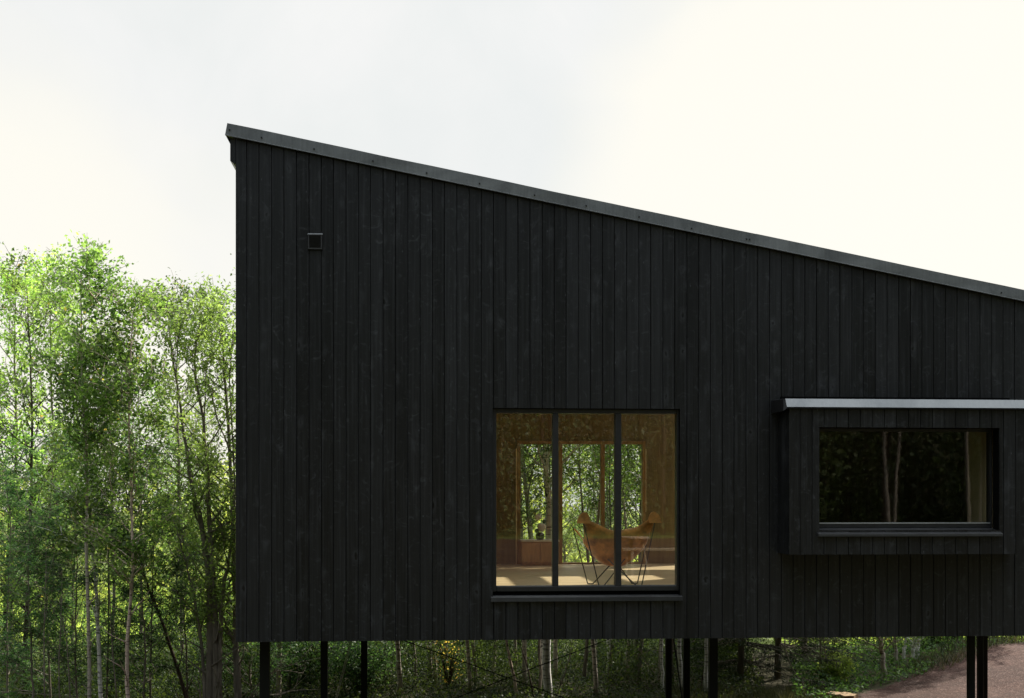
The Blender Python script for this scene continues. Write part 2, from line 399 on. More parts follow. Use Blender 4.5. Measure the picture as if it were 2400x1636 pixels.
def catmull(pts, n):
    pts = [Vector(p) for p in pts]
    q = [pts[0] * 2 - pts[1]] + pts + [pts[-1] * 2 - pts[-2]]
    out = []
    for i in range(n + 1):
        t = i / n * (len(pts) - 1); k = min(int(t), len(pts) - 2); f = t - k
        a, b, c, d = q[k], q[k + 1], q[k + 2], q[k + 3]
        out.append(0.5 * ((2 * b) + (c - a) * f + (2 * a - 5 * b + 4 * c - d) * f * f + (3 * b - a - 3 * c + d) * f * f * f))
    return out

def grow(paths, seed, r0, bark, leaf, parent, limbs=26, lmax=1.1, start=0.35, twigs=6, lpt=22, lsize=0.04,
         up=0.75, spread=0.07, frond=False, profile='oval', aspect=0.62, rtop=0.12, bare=0, droop=0.0, cname='crown', lup=0.4):
    """one tree: trunk mesh (stems, limbs, twigs) and crown mesh (leaves) in the local space of parent"""
    rng = np.random.default_rng(seed); rd = random.Random(seed)
    mb = MB(); LP = []; LD = []; LV = []
    per = max(1, limbs // len(paths))
    for path, rr in zip(paths, r0 if hasattr(r0, '__len__') else [r0] * len(paths)):
        ph = catmull(path, 22)
        jit = [Vector((rd.gauss(0, 1), rd.gauss(0, 1), 0)) * min(rr * 0.25, 0.007) for _ in ph]
        ph = [p + j for p, j in zip(ph, jit)]
        rad = [rr * (1 - (1 - rtop) * (i / 22) ** 0.9) for i in range(23)]
        mb.tube(ph, rad, 8)
        for b in range(per + bare):
            is_bare = b >= per
            t = (start + (1 - start) * (b + rd.random()) / per) if not is_bare else rd.uniform(0.08, start)
            t = min(t, 0.995)
            i = min(int(t * 22), 21); f = t * 22 - i
            p0 = ph[i].lerp(ph[i + 1], f); rb = rad[i]
            q = (t - start) / (1 - start + 1e-6)
            if profile == 'oval': L = lmax * (0.25 + 0.9 * math.sin(math.pi * min(1, max(0.0, 0.12 + 0.80 * q))))
            elif profile == 'cone': L = lmax * (1.05 - 0.9 * q)
            else: L = lmax * (0.5 + 0.5 * q)
            if is_bare: L = lmax * rd.uniform(0.4, 0.9)
            L *= rd.uniform(0.7, 1.25)
            az = rd.uniform(0, 2 * math.pi)
            d = Vector((math.cos(az), math.sin(az), up * rd.uniform(0.6, 1.5))).normalized()
            pts = [p0]; seg = 5
            for k in range(seg):
                d = (d + Vector((rd.gauss(0, .16), rd.gauss(0, .16), rd.gauss(0, .12) + 0.10 - droop))).normalized()
                pts.append(pts[-1] + d * (L / seg))
            lr = min(rb * 0.5, 0.006 + 0.013 * L)
            mb.tube(pts, [lr * (1 - 0.75 * k / seg) for k in range(seg + 1)], 5, cap=False)
            if is_bare: continue
            bright = rd.uniform(0.0, 1.0)
            for w in range(twigs):
                k = rd.uniform(0.25, 1.0) * seg; ki = min(int(k), seg - 1)
                tp = pts[ki].lerp(pts[ki + 1], k - ki)
                td = (d + Vector((rd.gauss(0, .7), rd.gauss(0, .7), rd.gauss(0, .45) - droop))).normalized()
                tl = rd.uniform(0.12, 0.38) * (0.6 + 0.5 * lmax)
                te = tp + td * tl
                mb.tube([tp, (tp + te) / 2 + Vector((0, 0, 0.01)), te], [0.005, 0.0035, 0.002], 3, cap=False)
                if frond:
                    for z in range(lpt // 11):
                        base = tp.lerp(te, rd.uniform(0.4, 1.0))
                        fd = Vector((rd.gauss(0, 1), rd.gauss(0, 1), rd.gauss(0, .35) - 0.05)).normalized()
                        sd = fd.cross(Vector((0, 0, 1))).normalized(); fl = rd.uniform(0.13, 0.21)
                        v = rd.uniform(0, 1)
                        for g in range(6):
                            c = base + fd * fl * (0.2 + 0.8 * g / 5) + Vector((0, 0, -0.05 * (g / 5) ** 2))
                            for sg in ((-1, 1) if g < 5 else (0,)):
                                LP.append(c); LD.append(fd * (0.55 if sg else 1) + sd * sg); LV.append(v)
                else:
                    m = int(lpt * rd.uniform(0.5, 1.4) * (1 - 0.45 * max(0.0, q - 0.4)))
                    fr = rng.random(m)[:, None]; A = np.array(tp)[None]; B = np.array(te)[None]
                    pp = A + (B - A) * fr + rng.normal(size=(m, 3)) * spread
                    LP += list(pp); LV += list(np.clip(bright + rng.normal(size=m) * 0.16, 0, 1))
    # bring to local space
    o = parent.location
    mb.v = [(x - o.x, y - o.y, z - o.z) for x, y, z in mb.v]
    mb.build('trunk', bark, parent, smooth=True)
    if LP:
        lp = np.array([tuple(p) for p in LP]) - np.array(o)
        leaf_mesh(cname, lp, lsize, leaf, parent, rng, aspect, lup, dirs=[tuple(q) for q in LD] if LD else None, val=np.array(LV))
    return parent

# ------------------------------------------------------------------ world, sun, camera
world = bpy.data.worlds.new('World'); sc.world = world; world.use_nodes = True
SUN_EL, SUN_AZ = R(39), R(44)       # azimuth: to the right of straight ahead
def build_world():
    nt = world.node_tree; nt.nodes.clear()
    out = nd(nt, 'OutputWorld'); bg = nd(nt, 'Background')
    sky = nd(nt, 'TexSky', sky_type='NISHITA'); sky.sun_disc = False
    sky.sun_elevation = SUN_EL; sky.sun_rotation = SUN_AZ
    tc = nd(nt, 'TexCoord'); g = tc.outputs['Generated']
    nz = noise(nt, g, 2.6, 4, 0.5, 0.6); nz2 = noise(nt, g, 6.0, 5, 0.55, 0.4)
    def blob(c, r0, r1):
        c = Vector(c).normalized()
        d = nd(nt, 'VectorMath', operation='DISTANCE'); lk(nt, g, d.inputs[0]); d.inputs[1].default_value = c
        v = mth(nt, 'ADD', d.outputs['Value'], mth(nt, 'MULTIPLY', mth(nt, 'SUBTRACT', nz, 0.5), 0.34))
        v = mth(nt, 'ADD', v, mth(nt, 'MULTIPLY', mth(nt, 'SUBTRACT', nz2, 0.5), 0.06))
        mr = nd(nt, 'MapRange', interpolation_type='SMOOTHSTEP'); lk(nt, v, mr.inputs[0])
        mr.inputs[1].default_value = r0; mr.inputs[2].default_value = r1; mr.inputs[3].default_value = 1; mr.inputs[4].default_value = 0
        return mr.outputs[0]
    warm = mth(nt, 'MAXIMUM', blob((0.46, 1, 0.16), 0.30, 0.40), blob((-0.42, 1, 0.10), 0.18, 0.30))
    grey = ramp(nt, nz2, [(0.35, (0.885, 0.908, 0.893)), (0.65, (0.968, 0.968, 0.95))])
    cloud = mixc(nt, warm, grey, (1.06, 1.03, 0.935))
    sp = nd(nt, 'SeparateXYZ'); lk(nt, g, sp.inputs[0])
    mr = nd(nt, 'MapRange', interpolation_type='SMOOTHSTEP'); lk(nt, sp.outputs[1], mr.inputs[0])
    mr.inputs[1].default_value = -0.75; mr.inputs[2].default_value = 0.75; mr.inputs[3].default_value = 0.32; mr.inputs[4].default_value = 1.0
    dim = nd(nt, 'CombineColor'); lk(nt, mr.outputs[0], dim.inputs[0]); lk(nt, mth(nt, 'ADD', mth(nt, 'MULTIPLY', mr.outputs[0], 0.95), 0.05), dim.inputs[1]); lk(nt, mth(nt, 'ADD', mth(nt, 'MULTIPLY', mr.outputs[0], 0.88), 0.12), dim.inputs[2])
    cloud = mixc(nt, 1.0, cloud, dim.outputs[0], 'MULTIPLY')
    mz = nd(nt, 'MapRange', interpolation_type='SMOOTHSTEP'); lk(nt, sp.outputs[2], mz.inputs[0])
    mz.inputs[1].default_value = 0.42; mz.inputs[2].default_value = 0.95; mz.inputs[3].default_value = 1.0; mz.inputs[4].default_value = 4.4
    zz = nd(nt, 'CombineColor')
    for q in range(3): lk(nt, mz.outputs[0], zz.inputs[q])
    cloud = mixc(nt, 1.0, cloud, zz.outputs[0], 'MULTIPLY')
    skys = mixc(nt, 1.0, sky.outputs[0], (0.07, 0.07, 0.07), 'MULTIPLY')
    fin = mixc(nt, 0.93, skys, cloud)          # thin bright overcast over the clear sky
    lk(nt, fin, bg.inputs[0]); bg.inputs[1].default_value = 1.0
    lk(nt, bg.outputs[0], out.inputs[0])
build_world()
sl = bpy.data.lights.new('sun', 'SUN'); sl.energy = 8.0; sl.angle = R(0.6); sl.color = (1.0, 0.93, 0.80)
so = bpy.data.objects.new('sun', sl); COL.objects.link(so)
sd = Vector((math.sin(SUN_AZ) * math.cos(SUN_EL), math.cos(SUN_AZ) * math.cos(SUN_EL), math.sin(SUN_EL)))
so.rotation_euler = sd.to_track_quat('Z', 'Y').to_euler(); so.location = sd * 60

cd = bpy.data.cameras.new('camera'); cam = bpy.data.objects.new('camera', cd); COL.objects.link(cam)
cam.rotation_euler = (R(90), 0, 0); cd.sensor_fit = 'HORIZONTAL'; cd.sensor_width = 36.0; cd.lens = F / 2400 * 36
cd.shift_x = 0.0; cd.shift_y = (HY - 818) / 2400; cd.clip_start = 0.1; cd.clip_end = 2000
sc.camera = cam
sc.view_settings.view_transform = 'Standard'; sc.view_settings.look = 'None'; sc.view_settings.exposure = 0
sc.render.engine = 'CYCLES'; sc.cycles.use_denoising = True
sc.cycles.max_bounces = 8; sc.cycles.transparent_max_bounces = 12; sc.cycles.diffuse_bounces = 5; sc.cycles.glossy_bounces = 4
sc.cycles.transmission_bounces = 6; sc.cycles.sample_clamp_indirect = 6.0; sc.cycles.caustics_reflective = False; sc.cycles.caustics_refractive = False

# ------------------------------------------------------------------ ground
def axis(lo, hi, fine0, fine1, step):
    a = list(np.arange(fine0, fine1 + 1e-6, step)); s = step; x = fine1
    while x < hi: s *= 1.3; x += s; a.append(x)
    s = step; x = fine0
    while x > lo: s *= 1.3; x -= s; a.insert(0, x)
    return np.array(a)
gx = axis(-420, 420, -12, 14, 0.3); gy = axis(-420, 420, -12, 30, 0.3)
X, Y = np.meshgrid(gx, gy); Z = terr(X, Y)
nx, ny = len(gx), len(gy)
me = bpy.data.meshes.new('ground')
me.from_pydata(np.stack([X, Y, Z], -1).reshape(-1, 3).tolist(), [],
               [(j * nx + i, j * nx + i + 1, (j + 1) * nx + i + 1, (j + 1) * nx + i) for j in range(ny - 1) for i in range(nx - 1)])
edge = 3.3 + (Y - 17) * 0.84
grav = np.where(Y < 17, 1.0, ss(-0.35, 0.35, X - edge)) * ss(24.6, 23.6, Y) * ss(-27, -25.5, Y) * ss(-16, -10, X) * (1 - ss(-4, -1.5, Y) * ss(17, 15, Y))  # unseen near yard kept dark to cut light bounced onto the wall
gras = np.maximum(ss(24, 27, Y), ss(-25, -27, Y) * ss(-48, -40, Y))
for nme, val in (('gravel', grav), ('grass', gras)):
    a = me.attributes.new(nme, 'FLOAT', 'POINT'); a.data.foreach_set('value', val.reshape(-1).astype(np.float32))
me.polygons.foreach_set('use_smooth', [True] * len(me.polygons))
me.materials.append(GROUNDM)
go = bpy.data.objects.new('ground', me); COL.objects.link(go); tag(go, kind='structure')

# ------------------------------------------------------------------ the house
house = empty('house', (HX, HYY, HZ), 'black timber clad house on stilts with a sloping roof at the forest edge', 'house', rz=TH)
UEND, VB = 12.5, 5.35                # beyond the frame on the right; depth of the house
BW = 0.1256; U1 = P(578, 900)[0]
zt0, zt1 = P(552, 326), P(2400, 712)
def ztop(u): return zt0[1] + (zt1[1] - zt0[1]) * (u - zt0[0]) / (zt1[0] - zt0[0])

def boards(mb, u0, u1, zb, zt, v, holes, seed, first):
    rd = random.Random(seed); edges = [u0]; x = first
    while x < u1: 
        if x > u0 + 0.01: edges.append(x)
        x += BW * rd.uniform(0.985, 1.015)
    edges.append(u1); g = 0.0022
    for a, b in zip(edges[:-1], edges[1:]):
        r = rd.random(); dv = rd.uniform(-0.003, 0.003); aa, bb = a + g * rd.uniform(.7, 1.3), b - g * rd.uniform(.7, 1.3)
        cuts = sorted({aa, bb} | {h[i] for h in holes for i in (0, 1) if aa < h[i] < bb})
        for p, q in zip(cuts[:-1], cuts[1:]):
            m = (p + q) / 2; spans = [(zb, None)]
            for (ha, hb, za, zc) in holes:
                if ha - 1e-6 <= m <= hb + 1e-6: spans = [(zb, za), (zc, None)]
            for lo, hi in spans:
                top = (zt(p), zt(q)) if hi is None else (hi, hi)
                # a board with eased long edges
                e = 0.003
                f0, f1 = v - 0.021 + dv, v
                el, er = (e if p == aa else 0.0), (e if q == bb else 0.0)      # only true board edges are eased
                pr = [(p, f1), (p, f0 + el), (p + el, f0), (q - er, f0), (q, f0 + er), (q, f1)]
                tp = [top[0], top[0], top[0], top[1], top[1], top[1]]
                for k in range(5):
                    (ua, va), (ub, vb) = pr[k], pr[k + 1]
                    mb.quad((ua, va, lo), (ub, vb, lo), (ub, vb, tp[k + 1]), (ua, va, tp[k]), r)
                mb.poly([(x_, y_, lo) for x_, y_ in reversed(pr)], r)
                mb.poly([(x_, y_, t_) for (x_, y_), t_ in zip(pr, tp)], r)

# openings in front-plane coordinates (the outer face of the boards is v = 0)
w0, w1 = P(1155, 956), P(1594, 1396)
HOLE1 = (w0[0], w1[0], w1[1], w0[1])
BV = -0.40                            # front of the bay
b0 = P(1849, 935, BV)[0]; b1 = P(2363, 935)[0] + 0.03
bz0, bz1 = P(1849, 1300, BV)[1], P(1849, 950, BV)[1]
HOLE2 = (b0 + 0.05, b1 - 0.05, bz0 + 0.05, bz1 - 0.06)
mb = MB(); boards(mb, 0.0, UEND, 0.0, lambda u: ztop(u) + 0.018, 0.021, [HOLE1, HOLE2], 3, U1)
mb.build('front_cladding', CLAD, house)
def sheet_with_holes(mb, u0, u1, zb, zt, v0, v1, holes):
    cuts = sorted({u0, u1} | {h[i] for h in holes for i in (0, 1)})
    for p, q in zip(cuts[:-1], cuts[1:]):
        m = (p + q) / 2; spans = [(zb, None)]
        for (ha, hb, za, zc) in holes:
            if ha < m < hb: spans = [(zb, za), (zc, None)]
        for lo, hi in spans:
            mb.box(p, q, v0, v1, lo, 0, zt=(zt(p), zt(q)) if hi is None else (hi, hi))
mb = MB(); sheet_with_holes(mb, 0.004, UEND, 0.004, lambda u: ztop(u) + 0.028, 0.0235, 0.16, [HOLE1, HOLE2])
mb.build('wall_backing', GAP, house)
mb = MB(); sheet_with_holes(mb, 0.17, UEND, 0.52, lambda u: ztop(u) - 0.3, 0.163, 0.18, [HOLE1, HOLE2])
mb.build('wall_lining', PLY, house)
# left end wall (boards seen edge on), far wall and right end
mb = MB()
rd = random.Random(5); v = 0.024
while v < VB:
    v2 = min(v + BW, VB); mb.box(-0.002, 0.02, v + 0.003, v2 - 0.003, 0.002, ztop(0) - 0.02, rd.random()); v = v2
mb.build('end_cladding', CLAD, house)
mb = MB(); mb.box(0.022, 0.15, 0.162, VB - 0.25, 0.01, ztop(0.1) - 0.05); mb.build('end_wall', PLY, house)
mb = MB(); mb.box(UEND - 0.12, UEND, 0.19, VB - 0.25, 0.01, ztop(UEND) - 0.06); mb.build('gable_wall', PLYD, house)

# floor slab / underside
FZ = -0.925 - HZ
mb = MB(); mb.box(0.152, UEND - 0.13, 0.182, VB - 0.205, 0.02, FZ - 0.03); mb.build('floor_slab', GAP, house)
mb = MB(); mb.box(0.155, UEND - 0.135, 0.184, VB - 0.21, FZ - 0.028, FZ); mb.build('floor', FLOORM, house)

# back wall with the garden window
V2 = VB - 0.2
g0, g1 = P(1211, 1033, V2), P(1512, 1322, V2)
GH = (g0[0], g1[0], FZ + 0.005, g0[1])
ADDED_GL = [(0.35, 2.35, FZ + 0.005, FZ + 2.15), (5.95, 9.2, FZ + 0.005, FZ + 2.15)]   # unseen windows added in the same wall to brighten the room
ADDED_SKYS = [(2.3, 5.0, 0.6, 2.7), (5.4, 9.3, 3.2, 5.05)]           # unseen roof lights added to light the room: above the chair, over the garden room
PU = P(1884, 1200)[0]                # partition between the living room and the bay room
mb = MB(); sheet_with_holes(mb, 0.155, UEND - 0.13, FZ, lambda u: ztop(u) - 0.3, V2, V2 + 0.02, [GH] + ADDED_GL); mb.build('back_lining', PLYD, house)
mb = MB(); sheet_with_holes(mb, 0.004, UEND, 0.004, lambda u: ztop(u) - 0.02, V2 + 0.022, VB, [GH] + ADDED_GL); mb.build('back_wall', BLK, house)
mb = MB(); mb.box(PU, PU + 0.12, 0.184, 2.599, FZ, 0, zt=(ztop(PU) - 0.305, ztop(PU + .12) - 0.305)); mb.build('partition_wall', PLY, house)
def slab(mb, ua, ub, va, vb, f0, f1):
    mb.hexa([(ua, va, f0(ua)), (ub, va, f0(ub)), (ub, vb, f0(ub)), (ua, vb, f0(ua)), (ua, va, f1(ua)), (ub, va, f1(ub)), (ub, vb, f1(ub)), (ua, vb, f1(ua))])
def ringslab(mb, ua, ub, va, vb, f0, f1):     # a slab with the added roof lights left open
    x = ua
    for a, b, c, d in ADDED_SKYS:
        slab(mb, x, a, va, vb, f0, f1); slab(mb, a, b, va, c, f0, f1); slab(mb, a, b, d, vb, f0, f1); x = b
    slab(mb, x, ub, va, vb, f0, f1)
mb = MB(); ringslab(mb, 0.155, UEND - .135, 0.184, V2, lambda u: ztop(u) - 0.30, lambda u: ztop(u) - 0.26)
mb.build('ceiling', PLY, house)
# bay room is closed off and dark
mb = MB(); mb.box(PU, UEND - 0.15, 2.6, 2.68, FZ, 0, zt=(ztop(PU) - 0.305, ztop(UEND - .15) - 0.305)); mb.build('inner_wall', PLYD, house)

# garden window parts: frame bars, pale strips for the sunlit edge, three panes
gw = MB()
def gbar(mb, p0, p1, q0, q1, va, vb):
    a, b = P(p0, q1, V2), P(p1, q0, V2); mb.box(a[0], b[0], va, vb, a[1], b[1])
ga, gb_ = GH[0], GH[1]
fr = [(1211, 1219.5), (1309.5, 1318), (1408, 1417), (1505, 1512)]
zlo = GH[2]; ztp = GH[3]; zti = P(1211, 1040.5, V2)[1]; zbi = P(1211, 1319, V2)[1]
for p, q in fr:
    gw.box(P(p, 0, V2)[0] + 0.0005, P(q, 0, V2)[0] - 0.0005, V2 - 0.03, V2 + 0.09, zbi, zti)
gw.box(ga + 0.0005, gb_ - 0.0005, V2 - 0.03, V2 + 0.09, zti, ztp - 0.001)
gw.box(ga + 0.0005, gb_ - 0.0005, V2 - 0.03, V2 + 0.09, zlo, zbi)
gwin = gw.build('garden_window', WOODF, house, bevel=0.003)
for (a, b, c, d) in ADDED_GL:
    mb = MB(); e = .0006
    mb.box(a + e, a + .05, V2 - .03, V2 + .09, c + .051, d - .051); mb.box(b - .05, b - e, V2 - .03, V2 + .09, c + .051, d - .051); mb.box((a + b) / 2 - .02, (a + b) / 2 + .02, V2 - .03, V2 + .09, c + .051, d - .051)
    mb.box(a + e, b - e, V2 - .03, V2 + .09, c, c + .05); mb.box(a + e, b - e, V2 - .03, V2 + .09, d - .05, d - e)
    g2 = mb.build('garden_window', WOODF, house)  # added unseen window, not the garden window in view
    for a_, b_ in ((a + .049, (a + b) / 2 - .019), ((a + b) / 2 + .019, b - .049)):
        mb = MB(); mb.pane(a_, b_, V2 + .04, c + .049, d - .049); mb.build('pane', BACKGLASS, g2)
for (p, q), (p2, q2) in zip(fr[:-1], fr[1:]):
    mb = MB(); mb.pane(P(q, 0, V2)[0] - 0.002, P(p2, 0, V2)[0] + 0.002, V2 + 0.040, zbi - 0.002, zti + 0.002); mb.build('pane', BACKGLASS, gwin)
mb = MB(); mb.box(ga - 0.014, ga - 0.002, V2 - 0.045, V2 - 0.001, P(0, 1326, V2)[1], P(0, 1048, V2)[1]); mb.build('lit_edge_strip', PALEW, gwin)  # sunlit frame edge put in as a pale strip
mb = MB(); mb.box(gb_ + 0.002, gb_ + 0.010, V2 - 0.035, V2 - 0.001, P(0, 1200, V2)[1], P(0, 1048, V2)[1]); mb.build('lit_edge_strip', PALEW, gwin)

# front window
FV = 0.05
wf = MB()
u0, u1, z0, z1 = HOLE1
gl, gr_ = P(1163.4, 0, FV)[0], P(1586, 0, FV)[0]; gt, gbm = P(0, 962, FV)[1], P(0, 1381, FV)[1]
zfb = P(0, 1393, FV)[1]
e = 0.001
wf.box(u0 + e, gl, FV, FV + 0.11, zfb, z1 - e); wf.box(gr_, u1 - e, FV, FV + 0.11, zfb, z1 - e)
wf.box(gl, gr_, FV + 0.001, FV + 0.109, gt, z1 - 2 * e); wf.box(gl, gr_, FV - 0.004, FV + 0.109, zfb + .001, gbm)
win = wf.build('window', FRAMEM, house, bevel=0.004)
mul = []
mb = MB(); mb.box(u0 + e, u1 - e, FV + 0.02, FV + 0.125, z0 + e, zfb - .0005); mb.build('sub_frame', GAP, win)
for p, q in ((1295.3, 1309), (1442.2, 1456.6)):
    a, b = P(p, 0, FV)[0], P(q, 0, FV)[0]; mul.append((a, b))
    mb = MB(); mb.box(a, b, FV + 0.003, FV + 0.106, gbm + 0.0005, gt - 0.0005); mb.build('mullion', FRAMEM, win, bevel=0.004)
for a, b in ((gl, mul[0][0]), (mul[0][1], mul[1][0]), (mul[1][1], gr_)):
    mb = MB(); mb.pane(a - 0.002, b + 0.002, FV + 0.045, gbm - 0.002, gt + 0.002); mb.build('pane', GLASS, win)
    mb = MB(); mb.box(a + 0.0005, b - 0.0005, FV + 0.028, FV + 0.044, gbm + 0.0005, gbm + 0.008); mb.build('glazing_bead', HEM, win)
sa, sb = P(1150.5, 1411, -0.05), P(1600, 1398, -0.05)
mb = MB()
mb.hexa([(sa[0], -0.05, sa[1]), (sb[0], -0.05, sa[1]), (sb[0], -0.001, sa[1] + .01), (sa[0], -0.001, sa[1] + .01),
         (sa[0], -0.05, sb[1]), (sb[0], -0.05, sb[1]), (sb[0], -0.001, sb[1] + 0.008), (sa[0], -0.001, sb[1] + 0.008)])
mb.hexa([(u0 + e, 0.0, sb[1] - 0.02), (u1 - e, 0.0, sb[1] - 0.02), (u1 - e, FV + 0.05, sb[1] - 0.02), (u0 + e, FV + 0.05, sb[1] - 0.02),
         (u0 + e, 0.0, sb[1] + 0.0085), (u1 - e, 0.0, sb[1] + 0.0085), (u1 - e, FV + 0.05, sb[1] + 0.016), (u0 + e, FV + 0.05, sb[1] + 0.016)])
mb.build('sill', SILLM, win, bevel=0.003)

# roof: slab, three lengths of flashing with a hem and screws
RV = -0.04
ta, tb = P(532, 288, RV), P(2400, 680, RV); ba, bb = P(527.5, 315, RV), P(2400, 705, RV)
def rt(u): return ta[1] + (tb[1] - ta[1]) * (u - ta[0]) / (tb[0] - ta[0])
def rb(u): return ba[1] + (bb[1] - ba[1]) * (u - ba[0]) / (bb[0] - ba[0])
ul = ta[0] + 0.006
def slab(mb, ua, ub, va, vb, f0, f1):
    mb.hexa([(ua, va, f0(ua)), (ub, va, f0(ub)), (ub, vb, f0(ub)), (ua, vb, f0(ua)), (ua, va, f1(ua)), (ub, va, f1(ub)), (ub, vb, f1(ub)), (ua, vb, f1(ua))])
mb = MB(); ringslab(mb, ul, UEND + .3, RV + 0.006, VB + 0.1, lambda u: rb(u) + 0.012, lambda u: rt(u) - 0.006)
roof = mb.build('roof', STEEL, house)
cuts = [ba[0], P(1089.5, 430, RV)[0], P(1767, 560, RV)[0], UEND + .32]
for i in range(3):
    a, b = cuts[i], cuts[i + 1]; k = 0.0025 * i; mb = MB()
    sa_ = (ta[0] - ba[0]); s0 = 0.022
    def tu(u, i=i): return u + s0
    n = 14
    for j in range(n):
        p, q = a + (b - a) * j / n, a + (b - a) * (j + 1) / n
        wv = lambda u: 0.0022 * math.sin(u * 3.1 + i) + 0.0015 * math.sin(u * 7.3)
        mb.quad((p, RV - k, rb(p)), (q, RV - k, rb(q)), (q + s0, RV - k + wv(q), rt(q + s0) + wv(q)), (p + s0, RV - k + wv(p), rt(p + s0) + wv(p)))
        mb.quad((p + s0, RV - k + wv(p), rt(p + s0) + wv(p)), (q + s0, RV - k + wv(q), rt(q + s0) + wv(q)), (q + s0, RV + 0.12, rt(q + s0) + 0.004), (p + s0, RV + 0.12, rt(p + s0) + 0.004))
    if i == 0:
        mb.quad((a, RV, rb(a)), (a + s0, RV, rt(a + s0)), (a + s0, VB + .1, rt(a + s0)), (a, VB + .1, rb(a)))
    fl = mb.build('flashing', FLASH, roof)
    mb = MB()
    mb.hexa([(a, RV - k - 0.006, rb(a) - 0.008), (b, RV - k - 0.006, rb(b) - 0.008), (b, RV + 0.03, rb(b) - 0.004), (a, RV + 0.03, rb(a) - 0.004),
             (a, RV - k - 0.006, rb(a) - 0.002), (b, RV - k - 0.006, rb(b) - 0.002), (b, RV - k + 0.003, rb(b) + 0.006), (a, RV - k + 0.003, rb(a) + 0.006)])
    mb.build('flashing_hem', HEM, roof)
for px, py in ((538, 304), (613, 322), (736, 349), (874, 377), (1000, 405), (1124, 430), (1253, 457), (1374, 482), (1498, 508), (1621, 535), (1750, 560), (1757, 561), (2347, 686)):
    u, z = P(px, py, RV - 0.006); mb = MB()
    mb.tube([(u, RV + 0.002, z), (u, RV - 0.011, z)], [0.0085, 0.007], 8); mb.build('screw', STEEL, roof)
# boxed eave at the tall end
ea = P(539, 326)[0]; ez0, ez1 = P(545, 376)[1], ztop(0)
mb = MB(); mb.box(ea, -0.003, 0.012, VB + 0.06, ez0, ez1 + 0.01); mb.hexa([(-0.02, 0.014, ez0 - .03), (-0.0035, 0.014, ez0 - .03), (-0.0035, VB, ez0 - .03), (-0.02, VB, ez0 - .03), (ea + .004, 0.014, ez0 - .002), (-0.0035, 0.014, ez0 - .002), (-0.0035, VB, ez0 - .002), (ea + .004, VB, ez0 - .002)])
mb.build('eave_board', CLAD, house)
mb = MB(); slab(mb, ul + 0.02, UEND, RV + 0.012, -0.001, lambda u: rb(u) - 0.028 if False else rb(u) - 0.005, lambda u: rb(u) + 0.011); mb.build('soffit', GAP, house)

for a, b, c, d in ADDED_SKYS:  # unseen roof lights, added to let more light into the room
    mb = MB(); slab(mb, a, b, c - .03, c - .002, lambda u: ztop(u) - .26, lambda u: rt(u) + .012); mb.build('added_roof_light_curb', STEEL, roof)
    for k in range(1, 5):  # bars added to streak the sun on the floor
        q = a + (b - a) * k / 5; mb = MB(); slab(mb, q - .04, q + .04, c, d, lambda u: ztop(u) - .25, lambda u: rt(u) - .02); mb.build('added_roof_light_bar', WOODF, roof)
    mb = MB(); mb.quad((a, c, rt(a) - .008), (b, c, rt(b) - .008), (b, d, rt(b) - .008), (a, d, rt(a) - .008)); mb.build('added_roof_light_pane', BACKGLASS, roof)
# ventilation grille
va_, vb_ = P(720.7, 586.5), P(756.6, 548.2)
mb = MB(); a, b, c, d = va_[0], vb_[0], va_[1], vb_[1]; f = 0.02
mb.hexa([(a, -0.001, c), (b, -0.001, c), (b, -0.001, d), (a, -0.001, d), (a + .006, -0.022, c + .006), (b - .006, -0.022, c + .006), (b - .006, -0.022, d - .006), (a + .006, -0.022, d - .006)])
vent = mb.build('vent', FRAMEM, house)
mb = MB()
for (x0, x1, y0, y1) in ((a + .008, a + .018, c + .008, d - .008), (b - .018, b - .008, c + .008, d - .008), (a + .018, b - .018, c + .008, c + .02)):
    mb.box(x0, x1, -0.027, -0.0225, y0, y1)
mb.build('vent_rim', RIMM, vent)
mb = MB(); mb.hexa([(a + .001, -0.018, d - .014), (b - .001, -0.018, d - .014), (b - .001, 0.0, d + .001), (a + .001, 0.0, d + .001), (a + .006, -0.030, d - .013), (b - .006, -0.030, d - .013), (b - .001, -0.001, d + .0045), (a + .001, -0.001, d + .0045)])
mb.build('vent_top', ZINC, vent)
mb = MB()
for i in range(11):
    z = c + 0.026 + i * (d - c - 0.046) / 11
    mb.quad((a + .018, -0.0265, z), (b - .018, -0.0265, z), (b - .018, -0.0228, z + 0.006), (a + .018, -0.0228, z + 0.006))
mb.build('louvre', GAP, vent)

# bay: clad box standing proud of the wall
zb_, zt_ = bz0, bz1
o0, o1 = P(1920.5, 1243, BV), P(2343, 1003, BV)
HB = (o0[0], o1[0], o0[1], o1[1])
mb = MB(); boards(mb, b0, b1, zb_, lambda u: zt_, BV + 0.021, [HB], 11, P(1875, 0, BV)[0] )
rd = random.Random(8)
for (x0, x1) in ((b0, b0 + 0.02), (b1 - 0.02, b1)):
    v = BV + 0.024
    while v < -0.006:
        v2 = min(v + BW, -0.003); mb.box(x0, x1, v + 0.003, v2, zb_, zt_, rd.random() * .4); v = v2
bay = mb.build('bay', CLAD, house)
mb = MB(); sheet_with_holes(mb, b0 + 0.021, b1 - 0.021, zb_ + 0.005, lambda u: zt_ - .005, BV + 0.0225, BV + 0.15, [HB])
mb.box(b0 + 0.022, b1 - 0.022, BV + 0.151, 0.30, zb_ + 0.006, zb_ + 0.04); mb.box(b0 + 0.022, b1 - 0.022, BV + 0.151, 0.02, zt_ - 0.04, zt_ - 0.006)
mb.box(b0 + 0.022, b0 + 0.045, BV + 0.151, 0.02, zb_ + 0.041, zt_ - 0.041); mb.box(b1 - 0.045, b1 - 0.022, BV + 0.151, 0.02, zb_ + 0.041, zt_ - 0.041)
mb.build('bay_lining', GAP, bay)
